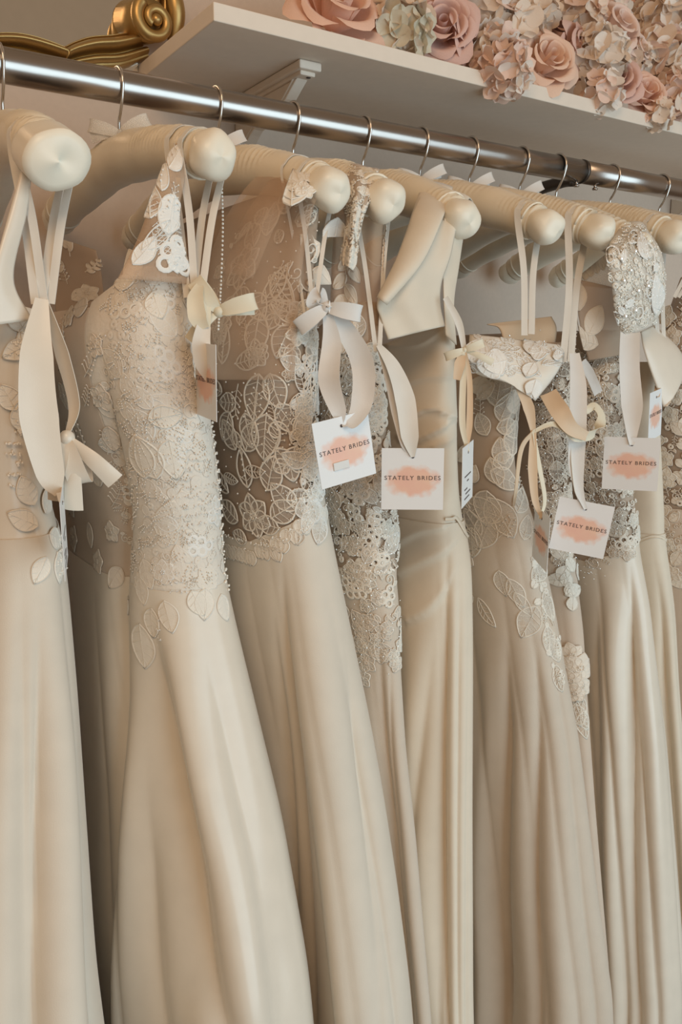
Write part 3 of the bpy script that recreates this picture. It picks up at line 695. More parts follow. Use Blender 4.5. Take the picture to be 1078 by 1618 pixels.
for x, y, el, a, s_ in ((280, 240, leafB, 20, .8), (268, 265, leafA, -15, 1.0), (275, 310, leafA, 178, 1.15), (256, 300, leafC, 10, 1.0), (238, 345, leaf(.03, .011, 5), 20, 1.1), (262, 372, trellis(.03, .012), -25, 1.0), (245, 400, trellis(.022, .010), -30, 1.0), (265, 395, rings(), 20, 1.15), (280, 405, rings(), 60, 1.0), (225, 395, leafB, -35, 1.1), (210, 420, leafA, -30, 1.0), (288, 430, leafA, 10, .9), (250, 345, trellis(.03, .010), -35, 1.0), (272, 345, sprig(), 10, .8), (276, 418, flower(.009, 6), 0, .9)):
    motif(p, g, 'lace_motif', x, y, el, a, s_, 'lace_white')
r = np.random.default_rng(2)
polyB = [(172, 460), (205, 432), (298, 445), (312, 540), (332, 660), (346, 760), (350, 900), (330, 925), (250, 925), (212, 930), (195, 830), (176, 650), (164, 540)]
fine_lace(B, g, 'lace_ground', polyB, 10, r, 'lining', (.28, .5), None, .0001, .4)
kB = [('lace_leaf', leafA, 0, 180), ('lace_leaf', leaf(.038, .012, 5, True, .08), 0, 60), ('lace_flower', flower(.016, 6), 0, 180), ('lace_scroll', curl(), 0, 180), ('lace_rings', rings(), 0, 180), ('lace_sprig', sprig(), 0, 60)]
lace_field(B, g, polyB, 31, r, ['lining', 'lace', 'lace_white'], kB, (.7, 1.05), lift=.0002, hs=.5, net='lining')
for x, y, a, s_ in ((213, 445, 90, .8), (243, 455, 200, .9), (222, 985, 175, 1.5), (205, 945, 130, .9), (240, 960, 170, 1.0), (262, 955, 190, 1.0), (300, 930, 200, .9), (322, 925, 170, 1.0), (345, 935, 185, .9), (230, 750, 0, 1.4), (245, 760, 15, 1.4), (265, 700, 180, 1.3), (238, 668, -80, 1.0)):
    motif(B, g, 'lace_leaf', x, y, leafA, a, s_, 'lace')
kBs = [('lace_leaf', leafA, 0, 180), ('lace_sprig', sprig(), 0, 60), ('lace_flower', flower(.016, 5), 0, 180)]
polyB2 = [(92, 470), (150, 480), (160, 560), (172, 690), (185, 830), (190, 900), (150, 910), (118, 880), (105, 700)]
lace_field(B, g, polyB2, 34, r, ['lace_warm'], kBs, (.7, 1.0))
bead_dust(B, g, 'crystal_beads', [(222+r.normal(0, 16), 570+r.normal(0, 22)) for _ in range(60)] + [(290+r.normal(0, 3), 700+k*2.2) for k in range(34)] + [(310+r.normal(0, 18), 820+r.normal(0, 28)) for _ in range(130)] + [(282+r.normal(0, 5), 915+r.normal(0, 12)) for _ in range(40)] + [(252+r.normal(0, 2), 980+k*2) for k in range(20)] + scatter_pts(polyB, 22, r, 900), .0004, .0009, 'bead', r, .0012)
bead_dust(B, g, 'edge_beading', [(np.interp(y, [450, 520, 640, 750, 850, 930], [299, 307, 329, 344, 351, 357]), y) for y in np.arange(660, 930, 3.2)], .0010, .0016, 'pearl', r)
# far shoulder: sheer beaded lace up to the far arm
p = Panel([(88, 375, .13), (84, 420, .12), (88, 500, .05)], [(152, 395, .05), (160, 430, .03), (166, 480, -.02)], .004); p.build('far_shoulder_tulle', 'sheer', g, thick=.0006)
for x, y, el, a, s_ in ((112, 405, branch(.05), 30, 1.0), (135, 430, branch(.04), -40, 1.0), (108, 450, sprig(), 20, 1.3), (140, 465, flower(.016, 5), 0, 1.2), (115, 475, leafA, -60, 1.2), (96, 430, leafA, 10, 1.0)):
    motif(p, g, 'lace_motif', x, y, el, a, s_, 'lace_warm')
wrap_loop(g, 1, .80, ((296, 470, -.205), (306, 470, -.205)), .0065); wrap_loop(g, 1, .92, ((308, 470, -.207), (318, 470, -.207)), .0065)
beadsB = smooth_path([at(350, 280, -.17), at(352, 360, -.17), at(349, 450, -.17), at(345, 520, -.17)], 40)
V, Q = join([sphere_arrays(c, .0013, 6, 4) for c in beadsB]); mesh_obj('bead_strand', V, Q, 'pearl', g)

# --- C: illusion gown with leaf lace
C = Body([(280, 512, .014, -.185), (330, 506, .022, -.19), (420, 500, .038, -.19), (520, 500, .05, -.195), (640, 500, .052, -.195), (740, 504, .05, -.19), (800, 514, .052, -.19), (900, 531, .056, -.20), (1000, 550, .058, -.215), (1150, 579, .058, -.24), (1280, 601, .058, -.262), (1450, 625, .058, -.295), (1618, 645, .058, -.325)],
         ripple=(18, .015, 0), waist=(470, 840), folds=[([(445, 880), (468, 1200), (487, 1618)], -.017, .006), ([(432, 950), (452, 1300), (462, 1618)], -.012, .006), ([(475, 880), (510, 1200), (570, 1618)], .012, .02), ([(545, 1000), (572, 1250), (590, 1450), (603, 1618)], -.010, .010), ([(500, 900), (535, 1200), (560, 1618)], .006, .02)])
g = gown('gown with sheer nude illusion bodice covered in leaf lace and soft chiffon skirt', C)
zl, zr = C.z(400, 862), C.z(500, 795)
wz = [(0, zl), (.40, zl), (.47, (zl+zr)/2), (.52, zr), (.6, zr), (1, zl)]
C.part('illusion_bodice', 'sheer', g, C.v1, [(a, b-.006) for a, b in wz], 80, 200, .0004, inset=.0016)
C.part('skirt', 'chiffon', g, wz, C.v0, 160, 340)
r = np.random.default_rng(3)
polyC = [(345, 420), (362, 380), (420, 330), (470, 300), (505, 300), (500, 500), (498, 640), (503, 780), (470, 850), (400, 862), (358, 850), (352, 740), (338, 600), (333, 520)]
exp = [(450, 335, leafA, 20, 1.3), (425, 345, leafA, 75, 1.0), (465, 350, leafA, -70, 1.1), (400, 390, leafA, 40, 1.3), (420, 372, leafA, 10, 1.3), (382, 420, flower(.020, 6), 0, 1.35), (432, 425, leafB, -140, 1.3), (370, 465, leafA, 160, 1.2), (398, 460, leafA, 220, 1.2), (415, 480, leafB, -30, 1.3), (395, 470, leafA, 100, 1.1), (462, 470, sprig(.034, 6), 30, 1.2), (350, 510, flower(.018, 6), 20, 1.1), (440, 500, flower(.016, 5), 0, 1.1), (410, 500, leafA, 175, 1.5), (460, 505, leafA, 160, 1.2),
       (350, 580, leaf(.036, .010, 3, False, 0, 4), -5, 1.1), (375, 570, leafB, -70, 1.2), (408, 585, leafA, 170, 1.6), (425, 585, leafA, 200, 1.2), (405, 565, flower(.014, 5), 0, 1.1), (378, 610, sprig(.03, 5), 170, 1.1), (350, 625, leafC, 60, 1.0), (365, 655, leafA, 150, 1.2), (385, 655, leafA, 190, 1.2), (373, 640, leafA, 90, 1.0), (420, 650, leaf(.034, .012, 5), 170, 1.4), (440, 640, leafA, 215, 1.2), (395, 690, sprig(.04, 6), -20, 1.1), (375, 710, leafA, 30, 1.2), (390, 715, leafA, -30, 1.2), (425, 730, sprig(.045, 6), -25, 1.1), (455, 735, flower(.016, 5), 30, 1.2), (458, 700, curl(.026), 10, 1.1), (390, 775, leaf(.036, .010, 2, False, 0, 4), 5, 1.2), (425, 780, leafA, -20, 1.3), (450, 785, leaf(.028, .009, 2, True, 0, 4), -80, 1.1), (360, 780, leafB, 60, 1.2), (400, 815, flower(.02, 6), 0, 1.2), (430, 820, leafA, -60, 1.2), (375, 830, leafA, 60, 1.2), (440, 840, leafA, 80, 1.0), (470, 810, leafA, 40, 1.2)]
for x, y, el, a, s_ in exp: motif(C, g, 'lace_motif', x, y, el, a, s_, 'lace', net='net_thin')
kC = [('lace_leaf', leafA, 0, 180), ('lace_leaf', leafB, 0, 180), ('lace_leaf', leafC, 0, 180), ('lace_flower', flower(.013, 5), 0, 180), ('lace_sprig', sprig(.03, 5), 0, 60), ('lace_scroll', curl(.022), 0, 180)]
lace_field(C, g, polyC, 27, r, ['lace', 'lace_warm'], kC, (.6, .85), [(e[0], e[1]) for e in exp], net='net_thin')
edgeC = [(470, 500), (500, 480), (503, 640), (506, 790), (512, 830), (480, 835), (474, 700), (478, 600)]
fine_lace(C, g, 'lace_ground', edgeC, 8, r, 'lace_white', (.35, .6))
lace_field(C, g, edgeC, 17, r, ['lace_white', 'lace'], kC, (.8, 1.15), lift=.0012, net='lace_net')
waistC = [(x, np.interp(x, [355, 400, 440, 470, 500, 514], [855, 868, 858, 828, 800, 802])) for x in np.arange(358, 515, 5)]
for k, (x, y) in enumerate(waistC): motif(C, g, 'scallop', x, y-2, leaf(.016, .006, 1, True), 180+r.uniform(-25, 25), 1.0, 'lace')
bead_dust(C, g, 'beading', [(x+r.normal(0, 3), y-8+r.normal(0, 5)) for x, y in waistC for _ in range(2)] + scatter_pts(polyC, 16, r, 1200), .0006, .0011, 'pearl', r, .0016)
# tulle draped over the hanger arm
p = Panel([(430, 256, -.10), (385, 300, -.12), (345, 370, -.13), (318, 470, -.13), (315, 600, -.13)], [(522, 268, -.17), (508, 296, -.2), (490, 350, -.2), (475, 450, -.198), (465, 600, -.198)], .006, (2.0, .0015, 0), .8); p.build('shoulder_tulle', 'veil_thin', g, thick=.0005)
p = Panel([(452, 254, -.12), (425, 285, -.135), (385, 345, -.14), (352, 430, -.14)], [(490, 258, -.15), (470, 290, -.175), (438, 350, -.172), (400, 440, -.165)], .005, (1.5, .0012, 1), .8); p.build('tulle_fold', 'veil_thin', g, thick=.0005)
p = Panel([(470, 262, -.165), (455, 300, -.195), (440, 350, -.2)], [(545, 290, -.20), (530, 330, -.205), (500, 350, -.2)], .010)
for x, y, el, a, s_ in ((486, 276, flower(.014, 5), 0, 1.1), (505, 270, leafA, -60, .9), (470, 290, leafA, 120, .9), (460, 325, leafA, 15, 1.3), (480, 300, flower(.012, 5), 0, 1.0)): motif(p, g, 'lace_motif', x, y, el, a, s_, 'lace')
for x, y, a, s_, mt in ((534, 345, 170, 1.6, 'lace_white'), (505, 385, 120, 1.2, 'lace_warm'), (511, 420, 160, 1.5, 'lace_warm'), (498, 395, 60, 1.0, 'lace_warm')):
    pl_ = Panel([(x-22, y-25, -.185), (x-22, y+30, -.185)], [(x+22, y-25, -.185), (x+22, y+30, -.185)], .002); motif(pl_, g, 'hanging_leaf', x, y, leafA, a, s_, mt)
wrap_loop(g, 2, .78, ((482, 500, -.20), (486, 500, -.20)), .0028); wrap_loop(g, 2, .90, ((494, 480, -.20), (499, 480, -.20)), .0042)

# --- D: beaded lace gown
D = Body([(300, 600, .016, -.18), (400, 600, .028, -.185), (540, 603, .04, -.19), (700, 614, .045, -.19), (810, 624, .046, -.185), (850, 632, .048, -.185), (885, 632, .048, -.185), (908, 620, .046, -.185), (950, 631, .042, -.19), (1040, 632, .038, -.195), (1110, 636, .036, -.20), (1200, 641, .034, -.215), (1330, 655, .032, -.235), (1618, 676, .028, -.28)],
         ripple=(22, .012, 0), waist=(590, 960), folds=[([(600, 960), (606, 1200), (640, 1618)], -.012, .008), ([(620, 1000), (628, 1300), (655, 1618)], -.006, .006)])
g = gown('narrow gown with glittering beaded lace bodice and scalloped hip lace', D)
zw = D.z(590, 910)
D.part('bodice', 'sheer_light', g, [(0, 1.50), (.36, 1.52), (.46, 1.56), (.56, 1.56), (.68, 1.52), (1, 1.50)], zw-.01, 80, 200, .0004, inset=.0016); D.part('skirt', 'tulle_skirt', g, zw, D.v0, 150, 340)
r = np.random.default_rng(4)
polyD = [(505, 560), (560, 520), (598, 560), (612, 700), (624, 810), (632, 880), (612, 905), (545, 910), (530, 850), (512, 760)]
fine_lace(D, g, 'lace_ground', polyD, 7.5, r, 'lace', (.3, .5)); 
kD = [('lace_scroll', curl(.022), 0, 180), ('lace_leaf', leafA, 0, 180), ('lace_flower', flower(.014, 5), 0, 180), ('lace_rings', rings(), 0, 180)]
lace_field(D, g, polyD, 17, r, ['lace', 'lace_warm', 'lace_white'], kD, (.7, 1.0), lift=.0012, net='lace_net')
polyD2 = [(545, 915), (612, 912), (630, 950), (632, 1050), (612, 1060), (585, 1010), (575, 1090), (560, 1110), (552, 1000)]
lace_field(D, g, polyD2, 15, r, ['lace', 'lace_warm'], kD, (.6, .95), lift=.001, net='lace_net')
bead_dust(D, g, 'crystal_beads', scatter_pts(polyD, 7, r, 3500) + scatter_pts(polyD2, 11, r, 900), .0004, .0009, 'bead', r, .002)
bead_dust(D, g, 'edge_beading', [(np.interp(y, [740, 810, 850, 885, 905], [617, 624, 632, 632, 621]), y) for y in np.arange(790, 906, 3)] + [(x, 905+2*math.sin(x*.4)) for x in np.arange(538, 622, 2.6)], .0009, .0014, 'pearl', r)
p = Panel([(520, 262, -.10), (535, 300, -.16), (545, 350, -.18), (540, 420, -.185)], [(600, 268, -.165), (590, 300, -.195), (572, 350, -.2), (560, 430, -.2)], .016, (2, .003, 1)); p.build('draped_lace_shoulder', 'sheer_light', g, thick=.0008)
fine_lace(p, g, 'shoulder_lace', [(522, 264), (600, 270), (588, 305), (570, 350), (558, 428), (542, 425), (546, 350)], 7, r, 'lace', (.35, .6))
p = Panel([(530, 330, -.14), (524, 420, -.15), (520, 560, -.16)], [(608, 345, -.18), (602, 430, -.19), (600, 560, -.19)], .008, (2.5, .002, 0), .3); p.build('side_tulle', 'veil', g, thick=.0005)
for k in range(16): motif(p, g, 'scallop', 606-k*.5, 360+k*11, leaf(.010, .004, 0), -90+r.uniform(-30, 30), 1, 'lace_warm')
motif(p, g, 'lace_motif', 560, 400, branch(.05), 175, 1.0, 'lace_warm'); motif(p, g, 'lace_motif', 556, 470, branch(.045), 170, 1.0, 'lace_warm'); motif(p, g, 'lace_motif', 553, 515, flower(.013, 5), 0, 1.0, 'lace_warm')
wrap_loop(g, 3, .88, ((594, 555, -.205), (600, 555, -.205)), .0045)

# --- E: plain crepe gown with wide straps and pleated wrap
E_ = Body([(505, 718, .030, -.185), (540, 722, .036, -.19), (640, 724, .040, -.19), (700, 724, .040, -.19), (815, 728, .042, -.19), (840, 737, .046, -.195), (900, 745, .050, -.20), (1000, 746, .048, -.21), (1100, 745, .046, -.22), (1300, 742, .043, -.24), (1618, 740, .040, -.275)],
          ripple=(16, .013, 0), waist=(690, 880), folds=[([(707, 830), (702, 1100), (706, 1618)], -.011, .006), ([(722, 850), (728, 1200), (726, 1618)], -.006, .006), ([(690, 990), (668, 1150), (652, 1350)], -.010, .009), ([(675, 900), (660, 1100), (680, 1500)], .009, .018)],
          tucks=[([(640, 668), (680, 650), (716, 655)], .006, .008), ([(634, 700), (660, 694), (706, 672)], .007, .009), ([(632, 728), (680, 712), (714, 696)], .004, .007), ([(636, 612), (680, 602), (720, 600)], .003, .012), ([(630, 856), (660, 840), (700, 838)], .004, .012), ([(634, 905), (668, 888), (702, 872)], .005, .014), ([(648, 978), (680, 958), (702, 925)], .006, .014), ([(612, 548), (660, 540), (704, 520)], .003, .010)])
g = gown('plain ivory crepe gown with wide folded straps and pleated wrap waist', E_)
zw = E_.z(690, 830); zt = E_.z(680, 525)
E_.part('bodice', 'crepe', g, [(0, zt-.04), (.3, zt-.03), (.45, zt), (.52, zt+.004), (.6, zt-.012), (1, zt-.04)], zw-.005, 70, inset=.0016); E_.part('skirt', 'crepe', g, zw+.004, E_.v0, 150, 340)
p = Panel([(690, 300, -.09), (672, 287, -.125), (652, 335, -.175), (628, 410, -.195), (597, 472, -.2), (602, 505, -.2), (613, 537, -.2)], [(752, 330, -.15), (742, 314, -.165), (724, 350, -.2), (712, 405, -.208), (698, 448, -.206), (697, 482, -.205), (704, 515, -.205)], .010, (1.4, .0028, 2.0), .8); p.build('wide_strap', 'crepe', g, 60, 40)
p = Panel([(676, 286, -.125), (654, 332, -.178), (626, 408, -.2), (595, 470, -.206)], [(716, 296, -.15), (700, 345, -.207), (668, 415, -.218), (612, 482, -.214)], .008); p.build('strap_fold', 'crepe', g)
p = Panel([(702, 345, -.2), (700, 420, -.2), (701, 480, -.2), (704, 530, -.2)], [(736, 352, -.185), (726, 420, -.19), (718, 480, -.195), (722, 545, -.195)], .004); p.build('narrow_strap', 'crepe', g)
ribbon_obj('waist_seam', [E_.map(*E_.pick(x, y), np.zeros((1, 2)), np.array([.0015]))[0] for x, y in ((702, 822), (712, 822), (722, 824), (732, 836), (738, 850))], .004, 'crepe', g, (0, 0, 1), 30, .3)

# --- F: leaf lace gown with draped off-shoulder lace
Fb = Body([(585, 830, .036, -.18), (650, 818, .04, -.185), (755, 813, .04, -.185), (795, 834, .044, -.19), (892, 858, .05, -.2), (983, 875, .054, -.21), (1088, 891, .057, -.225), (1176, 907, .060, -.235), (1450, 935, .066, -.275), (1618, 956, .07, -.30)],
          ripple=(18, .015, 0), waist=(800, 800), folds=[([(800, 1000), (796, 1300), (790, 1618)], -.018, .007), ([(848, 1000), (850, 1300), (853, 1618)], -.012, .007), ([(770, 1000), (760, 1300), (762, 1618)], .008, .014), ([(880, 1150), (885, 1400), (890, 1618)], .007, .016)])
g = gown('gown with sheer leaf lace bodice, off-shoulder lace drape and champagne tulle skirt', Fb)
wz = Fb.z(800, 790); wz2 = Fb.z(835, 800)
Fb.part('illusion_bodice', 'sheer_light', g, Fb.v1, wz-.03, 60, 200, .0004, inset=.0016); Fb.part('skirt', 'tulle_skirt', g, [(0, wz-.06), (.38, wz-.06), (.46, wz-.01), (.52, wz2), (.6, wz2), (1, wz-.06)], Fb.v0, 160, 340)
r = np.random.default_rng(5)
expF = [(782, 640, leafA, 0, 1.6), (790, 665, leafA, -15, 1.2), (800, 690, leafA, -50, 1.9), (772, 690, leafA, 30, 1.0), (785, 672, leafA, -80, 1.0), (778, 730, leafA, -75, 1.1), (775, 745, leafA, -120, 1.4), (768, 770, leaf(.04, .014, 5), 165, 1.3), (795, 735, leafA, 10, 1.1), (808, 720, leafA, -5, 1.5), (770, 790, leaf(.04, .015, 5), -160, 1.4), (790, 770, leafA, 10, 1.2), (815, 805, leaf(.034, .009, 4), -45, 1.3), (795, 815, leaf(.042, .013, 5), 70, 1.3), (775, 820, leaf(.04, .012, 5), 150, 1.3), (760, 845, leafA, 30, 1.3), (745, 800, leafA, 80, 1.2), (745, 830, leafA, 170, 1.4), (755, 870, leafA, 60, 1.2), (785, 905, leafA, 190, 1.1),
        (805, 910, leaf(.032, .009, 4), 200, 1.2), (815, 935, leaf(.032, .007, 4), 210, 1.1), (842, 920, leaf(.036, .010, 5), -60, 1.2), (848, 960, leaf(.04, .012, 5), 150, 1.2), (858, 930, leaf(.034, .008, 4), 190, 1.2), (862, 985, leaf(.034, .009, 4), 175, 1.2), (872, 1010, leafA, 190, 1.1), (880, 1050, leafB, 185, 1.1), (757, 945, leafB, 215, 1.2), (750, 940, leafA, 110, .9), (828, 850, leaf(.03, .008, 3), -30, 1.2)]
for x, y, el, a, s_ in expF: motif(Fb, g, 'lace_leaf', x, y, el, a, s_, 'lace', net='lace_net')
fine_lace(Fb, g, 'lace_ground', [(840, 840), (858, 890), (875, 985), (890, 1080), (880, 1080), (862, 1000), (845, 900)], 8, r, 'lace', (.3, .5))
lace_field(Fb, g, [(740, 600), (815, 600), (812, 760), (830, 800), (745, 900)], 26, r, ['lace', 'lace_warm'], [('lace_leaf', leafA, 0, 180), ('lace_sprig', sprig(), 0, 60)], (.8, 1.1), [(e[0], e[1]) for e in expF])
p = Panel([(742, 528, -.17), (742, 562, -.2), (752, 590, -.205), (800, 604, -.215)], [(884, 545, -.19), (892, 560, -.205), (880, 590, -.225), (846, 634, -.225)], .014, (1.5, .003, 0)); p.build('off_shoulder_drape', 'lace', g, thick=.001)
fine_lace(p, g, 'drape_lace', [(750, 535), (885, 548), (880, 575), (830, 590), (756, 585)], 9, r, 'lace_white', (.4, .7), [leaf(.034, .007, 5, False), leaf(.03, .009, 5, False)], .0003, .7)
for x, y, a, s_ in ((775, 560, 80, 1.6), (800, 570, 100, 1.6), (790, 585, 70, 1.3), (835, 560, -30, 1.2), (850, 552, 20, 1.3), (862, 560, 80, 1.3), (872, 565, -75, 1.0), (842, 575, 160, 1.1), (846, 600, 180, 1.3)): motif(p, g, 'raised_petal', x, y, leaf(.022, .011, 4), a, s_, 'lace_white', .002)
p = Panel([(770, 512, -.12), (790, 520, -.13), (800, 560, -.14)], [(872, 500, -.13), (880, 520, -.14), (875, 560, -.15)], .004); p.build('inner_lining', 'ribbon_peach', g)
wrap_loop(g, 5, .88, ((829, 530, -.20), (840, 528, -.20)), .0075)
bead_dust(p, g, 'sequins', [(815+r.normal(0, 30), 555+r.normal(0, 15)) for _ in range(20)], .0007, .0012, 'bead', r, .016)

# --- G: sheer gown with raised fabric flowers
G = Body([(540, 908, .03, -.17), (640, 900, .036, -.175), (720, 897, .038, -.175), (790, 902, .04, -.175), (895, 910, .038, -.18), (951, 914, .036, -.185), (1000, 921, .035, -.19), (1123, 928, .032, -.20), (1300, 940, .028, -.22), (1618, 965, .027, -.255)], ripple=(10, .007, 0), waist=(890, 900))
g = gown('sheer lace gown with raised fabric flowers at the hip, mostly hidden behind others', G)
zw = G.z(900, 880); G.part('bodice', 'sheer', g, G.v1, zw-.005, 60, 200, .0004, inset=.0016); G.part('skirt', 'warm_tulle', g, zw, G.v0, 140, 300)
r = np.random.default_rng(6)
polyG = [(838, 600), (905, 560), (898, 700), (902, 790), (910, 890), (885, 900), (862, 850), (850, 740)]
fine_lace(G, g, 'lace_ground', polyG, 9, r, 'lace_warm', (.35, .6))
kG = [('lace_leaf', leafA, 0, 180), ('lace_flower', flower(.015, 5), 0, 180), ('lace_sprig', sprig(), 0, 60)]
lace_field(G, g, polyG, 19, r, ['lace', 'lace_warm'], kG, (.7, 1.1), lift=.0012, net='net_thin')
lace_field(G, g, [(890, 880), (912, 900), (912, 950), (905, 970), (893, 930)], 12, r, ['lace'], kG[:1], (.7, .9), lift=.002)
for k, (x, y, s_) in enumerate(((905, 1030, 1.1), (915, 1055, 1.3), (903, 1072, 1.0), (918, 1082, 1.0), (896, 1050, 1.0), (910, 1095, .8))): motif(G, g, 'fabric_flower', x, y, flower(.016, 6), k*30, s_, 'lace_warm', .003+.0015*(k % 3))
for x, y, a in ((905, 1100, 190), (912, 1110, 205), (922, 1120, 180), (921, 1100, 170)): motif(G, g, 'lace_sprig', x, y, leafB, a, 1.2, 'lace')
bead_dust(G, g, 'beading', scatter_pts(polyG, 8, r, 1500), .0006, .0012, 'bead', r, .002)
wrap_loop(g, 6, .86, ((890, 572, -.2), (902, 572, -.2)), .0085)
ribbon_obj('stray_tail', [at(920, 572, -.19), at(932, 590, -.19), at(946, 622, -.19)], [.012, .013, .013], 'ribbon', g, (.5, -.3, .8))

# --- H: beaded shoulder gown with bright skirt
Hb = Body([(520, 988, .03, -.18), (600, 986, .036, -.185), (680, 988, .04, -.185), (780, 1001, .042, -.185), (822, 1008, .044, -.185), (874, 1009, .046, -.19), (965, 1026, .05, -.20), (1070, 1037, .053, -.21), (1197, 1051, .056, -.225), (1400, 1065, .06, -.25), (1618, 1078, .064, -.275)],
          ripple=(16, .015, 0), waist=(960, 880), folds=[([(965, 900), (968, 1200), (972, 1618)], .014, .02), ([(995, 880), (1003, 1200), (1010, 1618)], -.018, .008), ([(1018, 1000), (1035, 1250), (1045, 1618)], .007, .014), ([(945, 950), (948, 1300), (960, 1618)], -.014, .008)])
g = gown('gown with glittering crystal shoulder, beaded bodice and bright flowing skirt', Hb)
zw = Hb.z(970, 870); Hb.part('bodice', 'sheer_light', g, Hb.v1, zw-.05, 60, 200, .0004, inset=.0016); Hb.part('skirt', 'satin', g, [(0, zw-.02), (.4, zw-.02), (.5, zw+.01), (.56, zw+.02), (1, zw-.02)], Hb.v0, 150, 340)
r = np.random.default_rng(8)
polyH = [(912, 560), (985, 540), (988, 690), (1001, 780), (1008, 825), (1000, 880), (960, 870), (925, 890), (915, 750)]
fine_lace(Hb, g, 'lace_ground', polyH, 8, r, 'lace', (.3, .55))
lace_field(Hb, g, polyH, 18, r, ['lace', 'lace_warm'], kD, (.65, 1.0), lift=.0012, net='lace_net')
bead_dust(Hb, g, 'crystal_beads', scatter_pts(polyH, 6, r, 2500) + [(930+r.normal(0, 12), 900+r.normal(0, 12)) for _ in range(40)], .0004, .0009, 'bead', r, .002)
p = Panel([(985, 352, -.17), (962, 390, -.222), (966, 440, -.232), (972, 490, -.222), (984, 532, -.212)], [(1016, 354, -.17), (1044, 395, -.205), (1052, 440, -.21), (1050, 480, -.205), (1034, 512, -.2)], .018); p.build('crystal_shoulder', 'lace_net', g, thick=.001)
polyS = [(985, 358), (1012, 358), (1040, 395), (1050, 440), (1048, 480), (1034, 508), (986, 525), (974, 490), (968, 440), (966, 395)]
fine_lace(p, g, 'shoulder_lace', polyS, 6.0, r, 'lace', (.3, .5), [curl(.024)[:1], leaf(.03, .009, 2, False), ring(.006), sprig(.03, 4)], .0008)
for x, y, a, s_ in ((1010, 400, 0, 1.3), (985, 420, 20, 1.1), (1030, 430, -30, 1.2), (1000, 470, 160, 1.2), (1035, 480, 10, 1.2), (990, 500, 60, 1.0), (1015, 375, 80, 1.0)): motif(p, g, 'beaded_scroll', x, y, curl(.03), a, s_, 'lace_white', .002)
for x, y, a, s_ in ((1034, 495, 10, 1.5), (1020, 410, 20, 1.3), (1042, 450, 170, 1.3)): motif(p, g, 'beaded_leaf', x, y, leaf(.028, .010, 2, True), a, s_, 'lace_white', .0025)
bead_dust(p, g, 'crystals', scatter_pts(polyS, 4.5, r, 4000), .0004, .0008, 'bead', r, .003)
bead_dust(p, g, 'large_crystals', [(983, 440), (1003, 398), (979, 408), (986, 495), (999, 487), (1004, 460), (1020, 452), (992, 425)], .0018, .0024, 'bead', r, .004)
p = Panel([(968, 396, -.185), (945, 415, -.17), (915, 437, -.15)], [(978, 440, -.19), (968, 455, -.18), (922, 452, -.155)], .004); p.build('lace_wing', 'lace_net', g)
for k in range(5): motif(p, g, 'beaded_scroll', 925+k*10, 442-k*5, leaf(.026, .005, 0), 60+k*6, 1.1, 'lace')
p = Panel([(905, 440, -.16), (918, 520, -.17), (930, 570, -.17)], [(972, 455, -.18), (980, 500, -.185), (988, 560, -.185)], .004); p.build('side_tulle', 'sheer', g, thick=.0005)
for x, y, a, s_ in ((915, 490, 10, 1.6), (930, 530, -40, 1.3), (945, 545, 60, 1.2), (920, 550, 30, 1.2)): motif(p, g, 'lace_leaf', x, y, leafA, a, s_, 'lace_warm')

# --- I: plain satin gown
I_ = Body([(560, 1040, .03, -.17), (640, 1043, .034, -.175), (700, 1046, .036, -.175), (830, 1052, .038, -.175), (862, 1050, .038, -.175), (900, 1057, .038, -.18), (980, 1067, .037, -.185), (1100, 1073, .036, -.195), (1200, 1080, .035, -.205), (1618, 1104, .033, -.25)], ripple=(16, .010, 0), waist=(1030, 880), folds=[([(1040, 900), (1052, 1100), (1064, 1400)], -.010, .008)])
g = gown('plain satin gown with a waist seam beside the bright skirt, near right edge', I_)
zw = I_.z(1040, 852); I_.part('bodice', 'crepe', g, I_.v1-.01, zw-.004, 60, inset=.0016); I_.part('skirt', 'crepe', g, zw+.003, I_.v0, 140, 300)
ribbon_obj('waist_seam', [I_.map(*I_.pick(x, y), np.zeros((1, 2)), np.array([.0015]))[0] for x, y in ((1008, 856), (1030, 852), (1044, 848), (1050, 852))], .004, 'crepe', g, (0, 0, 1), 24, .3)
p = Panel([(1012, 524, -.19), (1020, 560, -.2), (1046, 636, -.205), (1050, 642, -.205)], [(1032, 512, -.175), (1074, 552, -.19), (1082, 590, -.2), (1053, 642, -.205)], .008); p.build('satin_drape', 'satin', g)
wrap_loop(g, 8, .86, ((1042, 560, -.19), (1050, 560, -.19)), .0055)

# --- J, K: gowns at the right edge
def edge_gown(dx, label, mat_b, mat_s, seed):
    J = Body([(430, 1096+dx, .02, -.17), (560, 1100+dx, .036, -.175), (850, 1106+dx, .042, -.18), (1200, 1130+dx, .04, -.20), (1618, 1160+dx, .04, -.24)], ripple=(10, .008, 0), waist=(1080, 900))
    g = gown(label, J); i = np.argmin(np.abs(J.zz-1.28)); zw = J.zz[i]
    J.part('bodice', mat_b, g, [(0, 1.46), (.40, 1.46), (.47, J.v1), (.56, J.v1), (.68, 1.46), (1, 1.46)], zw-.005, 60, 180, .0006, inset=.0016); J.part('skirt', mat_s, g, zw, J.v0, 130, 280)
    return J, g
J, g = edge_gown(0, 'champagne lace gown cut by the right picture edge', 'sheer', 'warm_tulle', 1)
r = np.random.default_rng(9); polyJ = [(1046, 500), (1078, 480), (1090, 700), (1095, 920), (1055, 920)]
fine_lace(J, g, 'lace_ground', polyJ, 11, r, 'lace_warm', (.35, .6)); lace_field(J, g, polyJ, 24, r, ['lace', 'lace_warm'], kG, (.8, 1.1), lift=.001)
wrap_loop(g, 9, .86, ((1066, 470, -.18), (1072, 470, -.18)), .005)

